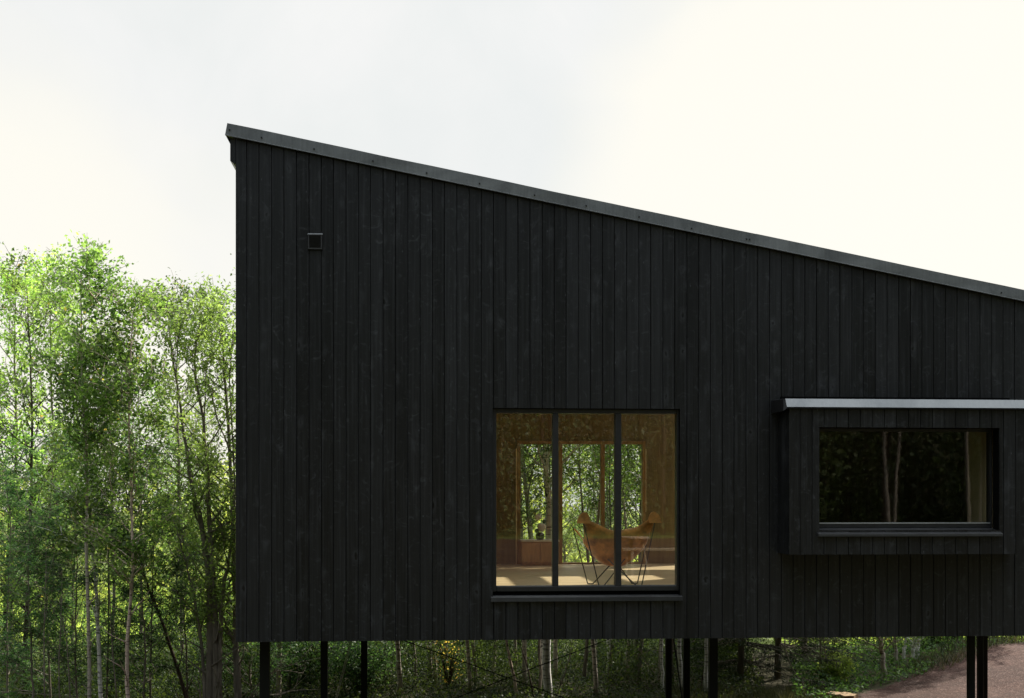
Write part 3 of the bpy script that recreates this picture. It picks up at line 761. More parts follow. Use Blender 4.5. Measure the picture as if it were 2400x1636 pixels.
mb = MB(); mb.box(o1[0] - 0.027, b1 - 0.047, BV + 0.265, 0.30, zb_ + 0.042, zt_ - 0.042); mb.build('bay_side_panel', PALEW, bay)
fa, fb = P(1844, 955, BV - 0.045), P(2404, 936, BV - 0.02); ur = b1 + 0.05
zl, zh = fa[1] + 0.006, fb[1] - 0.007
mb = MB()      # lean-to roof of the bay
ub0 = fa[0] - 0.035
mb.hexa([(ub0 + .03, BV - 0.045, zl - 0.012), (ur, BV - 0.045, zl - 0.012), (ur, -0.002, zl - 0.012), (ub0 + .03, -0.002, zl - 0.012), (ub0 + .03, BV - 0.04, zl - .002), (ur, BV - 0.04, zl - .002), (ur, -0.002, zh + 0.018), (ub0 + .03, -0.002, zh + 0.018)])
mb.build('bay_roof', BLK, bay)
mb = MB(); mb.hexa([(fa[0], BV - 0.052, zl), (ur, BV - 0.052, zl), (ur, BV - 0.046, zl), (fa[0], BV - 0.046, zl), (fa[0] - .006, BV - 0.018, zh), (ur, BV - 0.018, zh), (ur, BV - 0.012, zh), (fa[0] - .006, BV - 0.012, zh)])
mb.build('bay_flashing', ZINC, bay)
mb = MB(); mb.hexa([(ub0, BV - 0.036, zl - 0.04), (fa[0] - .001, BV - 0.05, zl - 0.014), (fa[0] - .001, -0.003, zl - 0.014), (ub0, -0.003, zl - 0.04), (ub0 + .006, BV - 0.02, zh - 0.006), (fa[0] - .008, BV - 0.016, zh + 0.001), (fa[0] - .008, -0.003, zh + 0.02), (ub0 + .006, -0.003, zh + 0.012)])
mb.build('bay_end_flashing', BLK, bay)
za = P(1829, 935.5)[1]
mb = MB(); mb.box(P(1828.5, 0)[0], P(2363, 0)[0], -0.03, -0.0015, za - 0.02, P(1829, 930)[1]); mb.build('bay_upstand', GAP, bay)
# bay window
BF = BV + 0.17
bu0, bu1, bzz0, bzz1 = HB
zf0, zf1 = P(0, 1240.5, BF)[1], P(0, 1229.5, BF)[1]
mb = MB()
mb.box(bu0 + .001, bu1 - .001, BF, BF + 0.09, zf0, zf1); mb.box(bu0 + .001, bu0 + 0.03, BF + .001, BF + 0.088, zf1, bzz1 - .001)
mb.box(bu1 - 0.025, bu1 - .001, BF + .001, BF + 0.088, zf1, bzz1 - .001); mb.box(bu0 + .03, bu1 - .025, BF + .002, BF + 0.087, bzz1 - 0.03, bzz1 - .001)
mb.build('bay_window_frame', FRAMEM, bay, bevel=0.003)
mb = MB(); mb.box(bu0 + .03, bu1 - .025, BF - 0.004, BF - 0.0005, zf1 - 0.004, zf1 + 0.010); mb.build('glazing_bead', ZINC, bay)
mb = MB(); mb.pane(bu0 + .028, bu1 - .023, BF + 0.04, zf1 - .002, bzz1 - .028); mb.build('pane', BAYGLASS, bay)
s0_, s1_ = P(1919, 1258, BV - 0.05), P(2351, 1251, BV - 0.05)
mb = MB()
mb.hexa([(s0_[0], BV - 0.05, s0_[1]), (s1_[0], BV - 0.05, s0_[1]), (s1_[0], BV - 0.001, s0_[1]), (s0_[0], BV - 0.001, s0_[1]),
         (s0_[0], BV - 0.05, s1_[1]), (s1_[0], BV - 0.05, s1_[1]), (s1_[0], BV - 0.001, s1_[1] + 0.018), (s0_[0], BV - 0.001, s1_[1] + 0.018)])
mb.hexa([(bu0 + .001, BV, s1_[1] - .02), (bu1 - .001, BV, s1_[1] - .02), (bu1 - .001, BF + .03, s1_[1] - .02), (bu0 + .001, BF + .03, s1_[1] - .02),
         (bu0 + .001, BV, s1_[1] + 0.0185), (bu1 - .001, BV, s1_[1] + 0.0185), (bu1 - .001, BF + .03, zf0 + .004), (bu0 + .001, BF + .03, zf0 + .004)])
mb.build('sill', SILLM, bay, bevel=0.003)

# stilts: photograph column, depth from the camera, width
def stilt(px, Yd, wd, m=STEEL):
    x, y = (px - CX) / F * Yd, Yd
    u, v, _ = loc(x, y, 0); zg = tz(x, y) - HZ - 0.25
    mb = MB(); mb.box(u - wd / 2, u + wd / 2, v - wd / 2, v + wd / 2, zg, 0.018)
    mb.box(u - wd * .8, u + wd * .8, v - wd * .8, v + wd * .8, 0.004, 0.014)
    mb.build('stilt', m, house, bevel=0.004)
for px, Yd, wd in ((621, 13.3, 0.1), (760, 17.5, 0.098), (853.5, 17.3, 0.088), (1566.5, 17.6, 0.08), (1608.5, 18.0, 0.09), (1671, 14.2, 0.092),
                   (2275.5, 14.0, 0.071), (2296.5, 18.0, 0.067), (2309, 18.3, 0.055)):
    stilt(px, Yd, wd)
def rod(p, q, Yd, rad, m=STEEL):
    a, b = W(*p, Yd), W(*q, Yd); mb = MB(); mb.tube([loc(*a), loc(*b)], rad, 6); return mb.build('brace_cable', m, house)
rod((940, 1499), (1400, 1664), 16.4, 0.007); rod((1432, 1496), (1000, 1662), 16.2, 0.007)
rod((1579, 1496), (1602, 1662), 16.0, 0.010)
PALEC = m_simple('pale_rope', (0.42, 0.40, 0.33), 0.7)
rod((822.2, 1497), (786, 1640), 15.0, 0.0045, PALEC); rod((825.5, 1497), (789.5, 1640), 15.05, 0.0045, PALEC)

# ------------------------------------------------------------------ inside the house (things of their own, resting on the floor)
def hthing(name, u, v, w, label, cat, rz=0.0):
    return empty(name, wor(u, v, w), label, cat, rz=TH + rz)
# butterfly chair
cu, _ = P(1446, 1378, 0.45)
ch = hthing('butterfly_chair', cu, 0.50, FZ, 'tan leather butterfly chair on a thin black wire frame behind the window', 'chair')
BLt, BRt = Vector((-0.405, -0.20, 0.78)), Vector((0.405, -0.20, 0.785))
FLt, FRt = Vector((-0.43, 0.34, 0.63)), Vector((0.43, 0.34, 0.63))
mb = MB(); rr = 0.0065
def seg(*pts): mb.tube(catmull(pts, 24) if len(pts) > 3 else pts, rr, 6)
for s, B, Fp, Bo, Fo in ((-1, BLt, FLt, BRt, FRt), (1, BRt, FRt, BLt, FLt)):
    nA, nB = Vector((s * 0.225, -0.28, 0.008)), Vector((s * 0.185, -0.28, 0.008))     # near foot
    fA, fB = Vector((s * 0.275, 0.26, 0.008)), Vector((s * 0.215, 0.26, 0.008))       # far foot
    mb.tube([B, nA], rr, 6); mb.tube([nA, nB], rr, 6); mb.tube([nB, Fo.lerp(nB, 0.35)], rr, 6)
    mb.tube([Fp, fA], rr, 6); mb.tube([fA, fB], rr, 6); mb.tube([fB, Bo.lerp(fB, 0.45)], rr, 6)
mb.build('frame', WIRE, ch)
# sling: saddle surface from back tips (near the window) to the lower front tips
NS = 22; mb = MB(); idx = {}
def sling(a, b):            # a across -1..1, b 0 (back top edge) .. 1 (front edge)
    x = a * (0.40 + 0.03 * b)
    x *= 1 - 0.30 * math.sin(math.pi * b) * abs(a) ** 0.7 * 0.55
    tip = 0.775 * (1 - b) + 0.61 * b
    back = 0.60 * (1 - b) ** 1.0 + 0.36 * b          # height along the middle, ends
    seat = 0.20
    midz = back * (abs(2 * b - 1) ** 1.5) + seat * (1 - abs(2 * b - 1) ** 1.5)
    ez = tip * (abs(2 * b - 1) ** 1.1) + (0.46) * (1 - abs(2 * b - 1) ** 1.1)
    k = abs(a) ** 1.9
    z = midz * (1 - k) + ez * k + 0.006 * math.sin(9 * a + 5 * b)
    y = -0.215 + 0.56 * b + (0.05 * (1 - k)) * (1 - b)
    return (x, y, z)
for i in range(NS + 1):
    for j in range(NS + 1): mb.v.append(sling(-1 + 2 * i / NS, j / NS))
for i in range(NS):
    for j in range(NS):
        n = i * (NS + 1) + j; mb.f.append((n, n + 1, n + NS + 2, n + NS + 1)); mb.r.append(.5)
sl_ = mb.build('sling', LEATH, ch, smooth=True)
md = sl_.modifiers.new('thick', 'SOLIDIFY'); md.thickness = 0.006
for B, s in ((BLt, -1), (BRt, 1)):       # pockets over the rear tips
    mb = MB(); n = 10
    for i in range(n + 1):
        a = math.pi * i / n
        for j, (k, dz) in enumerate(((1, 0), (0.9, 0.012), (0.0, 0.0))): pass
    prof = [(x * 0.9 - s * (z + .1) * 0.12, z) for x, z in ((-0.092, -0.115), (-0.086, -0.06), (-0.066, -0.015), (-0.03, 0.018), (0.0, 0.026), (0.03, 0.018), (0.066, -0.015), (0.086, -0.06), (0.092, -0.115))]
    fr_ = [(B.x + x * 0.82 + s * -0.022, B.y - 0.018, B.z + z * 0.85 - 0.005) for x, z in prof]
    bk_ = [(x, y + 0.036, z) for x, y, z in fr_]
    mb.poly(fr_); mb.poly(list(reversed(bk_)))
    for i in range(8): mb.quad(fr_[i + 1], fr_[i], bk_[i], bk_[i + 1])
    mb.build('corner_pocket', LEATH, ch, bevel=0.008)

# low cabinet with a vase
ca, cb = P(1221, 1266, V2 - 0.45), P(1311, 1266, V2 - 0.45)
cz = ca[1]
cab = hthing('low_cabinet', (ca[0] + cb[0]) / 2, V2 - 0.25, FZ, 'low reddish wooden cabinet with pale top below the garden window', 'cabinet')
hw = (cb[0] - ca[0]) / 2; hh = cz - FZ
mb = MB(); mb.box(-hw + .01, hw - .01, -0.18, 0.18, 0.03, hh - 0.026); mb.box(-hw + .03, hw - .03, -0.15, 0.16, 0.0, 0.029); mb.build('body', CAB, cab, bevel=0.004)
mb = MB(); mb.box(-hw, hw, -0.2, 0.19, hh - 0.025, hh); mb.build('top', COUNTER, cab, bevel=0.004)
for s in (-1, 1):
    mb = MB(); mb.box(s * hw * .5 - hw * .46, s * hw * .5 + hw * .46, -0.193, -0.181, 0.05, hh - 0.04); mb.build('door', CAB, cab, bevel=0.003)
vu = P(1265.5, 1265, V2 - 0.25)[0]
vs = hthing('vase', vu, V2 - 0.27, cz, 'dark glazed round vase holding white ball blooms on the low cabinet', 'vase')
mb = MB(); mb.lathe((0, 0, 0), [(0.0, 0.0), (0.045, 0.0), (0.060, 0.02), (0.066, 0.05), (0.058, 0.08), (0.035, 0.098), (0.032, 0.104), (0.027, 0.10), (0.0, 0.09)], 24)
mb.build('vessel', DARKV, vs, smooth=True)
def vp(px, py): u, z = P(px, py, V2 - 0.27); return (u - vu, 0.0, z - cz)
for (px, py, rad, m, nm) in ((1270, 1236, 0.061, WHITEB, 'bloom'), (1261, 1212, 0.045, WHITEB, 'bloom'), (1275.5, 1222, 0.030, DKLEAF, 'leaf_cluster'), (1258, 1244, 0.031, DKLEAF, 'leaf_cluster')):
    p = vp(px, py); mb = MB(); mb.sphere(p, rad, 18, 12); mb.tube([(0, 0, 0.08), (p[0] * .5, 0.02, p[2] * .6), p], 0.003, 5)
    mb.build(nm, m, vs, smooth=True)
# ------------------------------------------------------------------ trees at the left
def tree(name, paths, Yd, seed, r0, bark, leaf, label, group=None, **kw):
    if paths[0][-1][0] < 560:
        paths = [p[:-1] + [(p[-1][0], p[-1][1] + 70)] if p[-1][1] < 800 else p for p in paths]
    P3 = [[W(px, py, Yd + (q[0] if q else 0)) for (px, py, *q) in path] for path in paths]
    b = P3[0][0]; zg = tz(b.x, b.y) - 0.05
    for p in P3:
        d = (p[0] - p[1]); k = (zg - p[0].z) / d.z if abs(d.z) > 1e-6 else 0
        if zg < p[0].z: p.insert(0, p[0] + Vector((d.x * min(k, 1.5) * 0.5, 0, zg - p[0].z)))
    o = empty(name, (P3[0][0].x, P3[0][0].y, zg), label, 'tree', group)
    grow(P3, seed, r0, bark, leaf, o, **kw); return o

tree('birch_tree', [[(211, 1640), (204, 1326), (202, 1080), (195, 964), (191, 858), (190, 700), (188, 580)]], 17.2, 1, 0.033, LIGHTB, L_BIRCH,
     'tallest young birch at left with a straight grey stem and reddish tip', limbs=52, lmax=0.72, start=0.36, twigs=6, lpt=24, lsize=0.058, bare=6)
tree('birch_tree', [[(238, 1660), (232, 1500), (226, 1396), (219, 1308), (209, 1203), (206, 1050), (216, 920), (232, 830)]], 17.6, 2, 0.038, WHITEBK, L_BIRCH,
     'white barked birch leaning left just behind the tallest birch stem', limbs=34, lmax=0.8, start=0.5, twigs=6, lpt=24, lsize=0.058, bare=5)
tree('birch_tree', [[(299, 1660), (297, 1519), (309, 1396), (311, 1290), (305, 1080), (304, 929), (308, 780), (314, 655)]], 17.0, 3, 0.036, PINKB, L_BIRCH,
     'pinkish banded birch stem with a kink in the middle of the left trees', limbs=48, lmax=0.85, start=0.40, twigs=6, lpt=24, lsize=0.058, bare=5)
tree('willow_tree', [[(491, 1660), (491, 1396), (474, 1238), (446, 1115), (420, 940), (395, 700)],
                     [(506, 1660), (505, 1480), (498, 1308), (488, 1150), (478, 1000), (456, 858), (470, 680)],
                     [(516, 1660), (516, 1449), (529, 1350), (541, 1277), (550, 1120), (540, 900), (548, 680)],
                     [(480, 1650), (470, 1500), (450, 1380), (425, 1280), (400, 1200)]], 18.0, 4, [0.068, 0.064, 0.042, 0.036], GREYB, L_WILLOW,
     'grey willow with several thick stems rising from one base beside the house corner', limbs=68, lmax=0.95, start=0.40, twigs=6, lpt=24, lsize=0.07, aspect=0.38, bare=8)
tree('leaning_tree', [[(440, 1655), (405, 1530), (369, 1431), (345, 1370), (330, 1320), (312, 1240), (290, 1120)]], 18.4, 5, 0.036, BROWNB, L_DARK,
     'thin brown tree leaning strongly left of the multi stemmed willow', limbs=18, lmax=0.7, start=0.55, twigs=5, lpt=22, bare=12)
tree('alder_tree', [[(54, 1650), (60, 1500), (67, 1326), (74, 1100), (72, 860), (62, 600)]], 20.6, 6, 0.058, BROWNB, L_BIRCH,
     'dark trunked alder second from the left edge', limbs=50, lmax=1.0, start=0.34, twigs=6, lpt=24, lsize=0.06)
tree('aspen_tree', [[(20, 1650), (28, 1300), (38, 1050), (34, 800), (40, 590)]], 24.0, 7, 0.05, GREYB, L_PALE,
     'pale green sunlit aspen at the left edge of the picture', limbs=50, lmax=1.0, start=0.28, twigs=6, lpt=24, lsize=0.064)
tree('aspen_tree', [[(150, 1650), (140, 1300), (126, 1050), (118, 800), (116, 590)]], 23.4, 8, 0.045, GREYB, L_PALE,
     'pale green aspen between the alder and the tallest birch', limbs=46, lmax=0.85, start=0.28, twigs=6, lpt=24, lsize=0.062)
tree('willow_tree', [[(557, 1660), (556, 1560), (553, 1480), (545, 1200), (528, 900), (515, 650)]], 18.2, 9, 0.080, GREYB, L_WILLOW,
     'thick grey willow trunk standing right below the house corner', limbs=48, lmax=0.9, start=0.4, twigs=6, lpt=24, lsize=0.07, aspect=0.4, bare=4)
tree('birch_tree', [[(430, 1650), (425, 1400), (418, 1100), (415, 850), (425, 650)]], 22.5, 10, 0.045, GREYB, L_BIRCH,
     'leafy birch behind the willow with a broad rounded top', limbs=50, lmax=1.05, start=0.28, twigs=6, lpt=24, lsize=0.06)
tree('birch_tree', [[(262, 1650), (266, 1400), (262, 1100), (258, 950), (256, 820)]], 21.8, 11, 0.036, GREYB, L_BIRCH,
     'shorter birch filling the dip between the two tall left birches', limbs=40, lmax=0.9, start=0.28, twigs=6, lpt=24, lsize=0.06)
rw = [((118, 1650), (110, 1400), (116, 1200), (130, 1040), 18.9, 'feathery rowan right of the dark alder trunk'),
      ((250, 1650), (254, 1400), (250, 1200), (240, 1020), 18.8, 'feathery rowan around the white barked birch'),
      ((20, 1650), (16, 1450), (24, 1250), (10, 1090), 18.5, 'feathery rowan cut by the left edge of the picture'),
      ((352, 1650), (356, 1450), (362, 1260), (372, 1080), 18.9, 'feathery rowan between the pinkish birch and the willow')]
rw += [((80, 1650), (72, 1500), (66, 1350), (70, 1200), 17.8, 'low feathery rowan left of the tallest birch stem'),
       ((180, 1650), (176, 1500), (180, 1340), (172, 1180), 18.1, 'low feathery rowan just left of the white barked birch'),
       ((335, 1650), (340, 1520), (332, 1380), (346, 1220), 17.9, 'low feathery rowan right of the kinked pinkish stem'),
       ((440, 1650), (436, 1520), (430, 1400), (440, 1270), 19.2, 'low feathery rowan half hidden by the willow stems'),
       ((590, 1650), (586, 1580), (580, 1520), (570, 1440), 19.4, 'low feathery rowan under the left corner of the house')]
for i, (a, b, c, d, Yd, lab) in enumerate(rw):
    tree('rowan_tree', [[a, b, c, d]], Yd, 20 + i, 0.024, GREYB, L_ROWAN, lab, group='young rowans in front of the left trees',
         limbs=26, lmax=0.9, start=0.3, twigs=6, lpt=55, lsize=0.05, frond=True, aspect=0.32, up=0.4, lup=0.9)

# ------------------------------------------------------------------ forest behind: a few kinds, copied
def proto(name, h, seed, r, bark, leaf, label, group, cat='tree', **kw):
    rd = random.Random(seed)
    path = [Vector((0, 0, 0)), Vector((rd.gauss(0, .06), rd.gauss(0, .06), h * .3)), Vector((rd.gauss(0, .12), rd.gauss(0, .12), h * .65)), Vector((rd.gauss(0, .2), rd.gauss(0, .2), h))]
    o = empty(name, (0, 0, 0), label, cat, group)
    grow([path], seed, r, bark, leaf, o, **kw); return o
pA = proto('forest_tree', 7.0, 31, 0.05, GREYB, L_BIRCH, 'slim green tree in the forest behind the front row', 'trees of the forest behind the house', limbs=56, lmax=1.2, start=0.18, twigs=6, lpt=32, lsize=0.05, bare=4)
pB = proto('forest_tree', 6.6, 32, 0.06, DARKB, L_DARK, 'slim green tree in the forest behind the front row', 'trees of the forest behind the house', limbs=58, lmax=1.35, start=0.12, twigs=6, lpt=32, lsize=0.055, bare=6)
pC = proto('forest_tree', 7.2, 33, 0.055, BROWNB, L_FAR, 'slim green tree in the forest behind the front row', 'trees of the forest behind the house', limbs=54, lmax=1.25, start=0.22, twigs=6, lpt=32, lsize=0.05)
pD = proto('slim_tree', 6.4, 34, 0.042, LIGHTB, L_BIRCH, 'thin bare stemmed tree with its leaves high up under the house', 'thin trunks of the forest seen below the house', limbs=30, lmax=1.0, start=0.55, twigs=6, lpt=26, lsize=0.05, bare=8)
pE = proto('slim_tree', 6.0, 35, 0.035, GREYB, L_BIRCH, 'thin bare stemmed tree with its leaves high up under the house', 'thin trunks of the forest seen below the house', limbs=30, lmax=0.9, start=0.55, twigs=6, lpt=26, lsize=0.05, bare=8)
pF = proto('added_shade_tree', 8.0, 36, 0.11, BROWNB, L_DARK, 'tall high crowned tree added out of view to shade the gravel', 'unseen trees added to shade the gravel slope', limbs=60, lmax=1.7, start=0.42, twigs=7, lpt=29, lsize=0.07)
protos = [pA, pB, pC, pD, pE, pF]
rd = random.Random(77); first = {i: True for i in range(6)}
def place(k, x, y, s):
    l = (x, y, tz(x, y) - 0.05); rz = rd.uniform(0, 6.28)
    if first[k]:
        o = protos[k]; first[k] = False; o.location = l; o.rotation_euler = (0, 0, rz); o.scale = (s, s, s); return o
    return dup(protos[k], l, rz, s)
spots = []
for row, (y0, nn, xa, xb) in enumerate(((24.6, 5, -11, -2.5), (27.0, 4, -13, -3), (30, 4, -15, -3), (27.5, 5, -3, 6.5), (30.5, 6, -3, 9))):
    for i in range(nn):
        spots.append((xa + (xb - xa) * (i + rd.uniform(.15, .85)) / nn, y0 + rd.uniform(-0.9, 0.9), row))
for i, (x, y, row) in enumerate(spots):
    k = rd.choice((0, 0, 2, 1) if row < 3 else (0, 1, 1, 2))
    s = rd.uniform(0.68, 0.9) if row < 3 else rd.uniform(0.66, 0.85)
    place(k, x, y, s)

for i in range(26):
    x = -3.9 + 6.6 * (i + rd.uniform(.1, .9)) / 26; y = rd.uniform(19.2, 21.5)
    place(3 + i % 2, x * y / 20.0, y, rd.uniform(0.8, 1.05))
for x, y, s_ in ((11.3, 26.0, .80), (11.6, 27.3, .84), (10.6, 25.4, .78), (12.4, 28.2, .86), (10.9, 26.3, .80)):  # out of view, added to cast shade on the gravel slope
    place(5, x, y, s_)

# trunks one can tell apart below the house and through the window
def trunk_tree(name, path, Yd, seed, r, bark, leaf, label, **kw):
    d = dict(limbs=26, lmax=1.0, start=0.5, twigs=6, lpt=22, lsize=0.045, rtop=0.35); d.update(kw)
    return tree(name, [path], Yd, seed, r, bark, leaf, label, **d)
trunk_tree('birch_tree', [(1284, 1650), (1282, 1500), (1286, 1265), (1284, 1180), (1277, 1060), (1270, 900), (1262, 600)], 19.0, 41, 0.068, WHITEBK, L_BIRCH,
     'stout white birch seen below the house and in the left garden window pane', rtop=0.4)
trunk_tree('birch_tree', [(1290, 1700), (1268, 1500), (1245, 1265), (1232, 1140), (1222, 1040), (1214, 800), (1212, 600)], 19.6, 42, 0.050, WHITEBK, L_BIRCH,
     'leaning white birch at the left edge of the garden window', rtop=0.4)
trunk_tree('birch_tree', [(1554, 1650), (1551, 1500), (1546, 1200), (1540, 800)], 19.7, 43, 0.030, WHITEBK, L_BIRCH, 'slim white birch just left of the paired stilts', rtop=0.5)
trunk_tree('birch_tree', [(1598, 1650), (1592, 1500), (1584, 1200), (1580, 800)], 19.5, 44, 0.036, WHITEBK, L_BIRCH, 'white birch between the paired stilts', rtop=0.5)
trunk_tree('birch_tree', [(1655, 1650), (1656, 1500), (1662, 1200), (1668, 800)], 19.3, 45, 0.040, WHITEBK, L_BIRCH, 'white birch pressed against the third stilt from the right group', rtop=0.5)
trunk_tree('birch_tree', [(1399, 1640), (1395, 1400), (1392, 1200), (1390, 800)], 22.0, 46, 0.030, WHITEBK, L_BIRCH, 'far slim birch left of the chair in the garden window', rtop=0.5)
trunk_tree('birch_tree', [(1428, 1640), (1424, 1400), (1423, 1200), (1426, 800)], 21.5, 47, 0.034, WHITEBK, L_BIRCH, 'slim birch beside the middle garden window bar', rtop=0.5)
trunk_tree('pinkish_tree', [(1215, 1655), (1201, 1575), (1187, 1502), (1180, 1380), (1170, 1250)], 19.1, 48, 0.026, PINKB, L_DARK, 'thin pinkish stem leaning left of the stout birch under the house', limbs=10, rtop=.5)
trunk_tree('grey_tree', [(1010, 1650), (1006, 1500), (1000, 1300), (1005, 1000)], 21.0, 49, 0.045, GREYB, L_DARK, 'grey trunk left of the brace cable crossing', limbs=22, bare=4)
trunk_tree('grey_tree', [(1486, 1660), (1492, 1500), (1500, 1300), (1505, 1000)], 21.6, 50, 0.052, GREYB, L_DARK, 'leaning grey trunk left of the slim birch by the stilts', limbs=22, bare=3)
trunk_tree('grey_tree', [(1456, 1660), (1458, 1500), (1455, 1300), (1450, 1000)], 22.5, 51, 0.036, BROWNB, L_DARK, 'brown trunk beside the leaning grey trunk', limbs=18, bare=3)
trunk_tree('grey_tree', [(960, 1660), (962, 1500), (965, 1300), (968, 1000)], 23.0, 52, 0.06, DARKB, L_DARK, 'dark trunk between the left stilts and the brace cables', limbs=24)
trunk_tree('grey_tree', [(795, 1660), (797, 1500), (800, 1300), (803, 1000)], 22.5, 53, 0.045, DARKB, L_BIRCH, 'dark trunk behind the pale rope', limbs=24)
trunk_tree('birch_tree', [(2072, 1590), (2069, 1540), (2065, 1490), (2058, 1200), (2050, 800)], 20.9, 54, 0.050, LIGHTB, L_BIRCH, 'grey white birch standing alone in the undergrowth at right', rtop=.5)
trunk_tree('birch_tree', [(2117, 1560), (2119, 1520), (2124, 1490), (2135, 1200), (2140, 800)], 22.4, 55, 0.034, WHITEBK, L_BIRCH, 'birch left of the twin birches at the top of the slope', rtop=.5)
trunk_tree('birch_tree', [(2139, 1545), (2141, 1520), (2144, 1485), (2150, 1200), (2150, 800)], 22.6, 56, 0.040, WHITEBK, L_BIRCH, 'left stem of the twin birches at the top of the slope', rtop=.5)
trunk_tree('birch_tree', [(2148, 1545), (2151, 1520), (2154, 1485), (2168, 1200), (2180, 800)], 22.7, 57, 0.040, WHITEBK, L_BIRCH, 'right stem of the twin birches at the top of the slope', rtop=.5)
trunk_tree('birch_tree', [(2101, 1560), (2100, 1520), (2097, 1490), (2090, 1200), (2085, 800)], 22.2, 58, 0.036, LIGHTB, L_BIRCH, 'greyer birch beside the twin birches on the slope', rtop=.5)
trunk_tree('pale_sapling', [(1944, 1612), (1941, 1570), (1934, 1530), (1930, 1490), (1926, 1300)], 20.5, 59, 0.013, PALEB, L_DARK, 'pale crooked sapling stem right of the spruces', limbs=8, rtop=.5)
trunk_tree('pale_sapling', [(1925, 1620), (1924, 1560), (1922, 1490), (1918, 1300)], 21.0, 60, 0.018, GREYB, L_DARK, 'straight grey sapling stem beside the pale crooked one', limbs=8, rtop=.5)

# spruces
def spruce(px, Yd, h, seed, label):
    x = (px - CX) / F * Yd; zg = tz(x, Yd) - 0.05
    o = empty('spruce_tree', (x, Yd, zg), label, 'tree', 'dark spruces under the right of the house')
    rd = random.Random(seed); rng = np.random.default_rng(seed); mb = MB(); LP = []; LD = []; LV = []
    mb.tube([(0, 0, 0), (0.03, 0, h * .3), (-0.02, 0.02, h * .6), (0, 0, h)], [0.058, 0.05, 0.03, 0.01], 8)
    z = 0.45
    while z < h - 0.1:
        for k in range(6):
            az = rd.uniform(0, 6.28); L = 1.75 * (1 - z / h) ** 0.8 * rd.uniform(0.7, 1.1) + 0.1
            p = Vector((0, 0, z)); d = Vector((math.cos(az), math.sin(az), -0.12)); pts = [p]
            for j in range(6):
                d = (d + Vector((rd.gauss(0, .05), rd.gauss(0, .05), -0.05 + 0.03 * j))).normalized(); pts.append(pts[-1] + d * L / 6)
            mb.tube(pts, [0.012 * (1 - .8 * j / 6) for j in range(7)], 4, cap=False)
            dead = z < 1.1 and rd.random() < 0.55
            for j in range(1, 7):
                for s in range(5):
                    q = pts[j - 1].lerp(pts[j], rd.random()); sd_ = Vector((-math.sin(az), math.cos(az), 0)) * rd.choice((-1, 1))
                    td = (d * 0.7 + sd_ * 0.8 + Vector((0, 0, -0.35 + rd.gauss(0, .15)))).normalized(); tl = 0.22 * rd.uniform(.6, 1.3)
                    mb.tube([q, q + td * tl], [0.003, 0.0015], 3, cap=False)
                    if dead: continue
                    v = rd.random()
                    for g in range(13):
                        LP.append(q + td * tl * (g + rd.random()) / 13); LD.append(td * 0.8 + Vector((rd.gauss(0, .6), rd.gauss(0, .6), rd.gauss(0, .5)))); LV.append(v)
        z += rd.uniform(0.2, 0.3)
    mb.build('trunk', GREYB, o, smooth=True)
    leaf_mesh('crown', [tuple(p) for p in LP], 0.055, L_SPRUCE, o, rng, 0.22, 0.2, dirs=[tuple(p) for p in LD], val=np.array(LV))
    return o
spruce(1735, 20.6, 4.6, 71, 'dark spruce with drooping boughs right of the third stilt')
spruce(1822, 21.2, 4.6, 72, 'dark spruce with bare lower twigs left of the pale saplings')
spruce(1885, 23.0, 5.4, 73, 'spruce standing farther back behind the pale saplings')
spruce(1690, 23.5, 5.4, 74, 'tall spruce behind the third stilt')

# saplings and dead branches
def bare_branch(name, path, Yd, r, bark, label, seed, cat='branch', twig=5, group=None):
    pts = [W(px, py, Yd + (q[0] if q else 0)) for (px, py, *q) in path]
    o = empty(name, pts[0], label, cat, group); rd = random.Random(seed); mb = MB()
    ph = [p - pts[0] for p in catmull(pts, 16)]
    mb.tube(ph, [r * (1 - .8 * i / 16) for i in range(17)], 6)
    for k in range(twig):
        i = rd.randint(4, 15); d = (ph[i] - ph[i - 1]).normalized(); d = (d + Vector((rd.gauss(0, .4), rd.gauss(0, .4), rd.gauss(0.1, .4)))).normalized()
        L = rd.uniform(0.15, 0.5); mb.tube([ph[i], ph[i] + d * L * .5, ph[i] + d * L + Vector((0, 0, .03))], [r * .35, r * .25, r * .1], 4)
    return mb.build('stem', bark, o, smooth=True)
G1 = 'thin grey saplings among the left trees'
for i, (a, b, c, d, lab) in enumerate((((105, 1650), (103, 1500), (106, 1400), (108, 1280), 'thin grey sapling right of the dark alder trunk'),
                                  ((140, 1650), (138, 1550), (143, 1450), (146, 1330), 'thin grey sapling left of the tallest birch'),
                                  ((275, 1650), (262, 1500), (256, 1350), (250, 1180), 'thin dark sapling left of the pinkish birch'),
                                  ((165, 1650), (160, 1560), (152, 1480), (126, 1440), 'thin sapling bending left below the tallest birch'),
                                  ((236, 1650), (232, 1500), (234, 1380), (238, 1240), 'thin grey sapling beside the white barked birch'))):
    bare_branch('sapling', [a, b, c, d], 16.9 + i * .2, 0.012, GREYB, lab, 90 + i, 'sapling', 7, G1)
G2 = 'bare pale branches beneath the house'
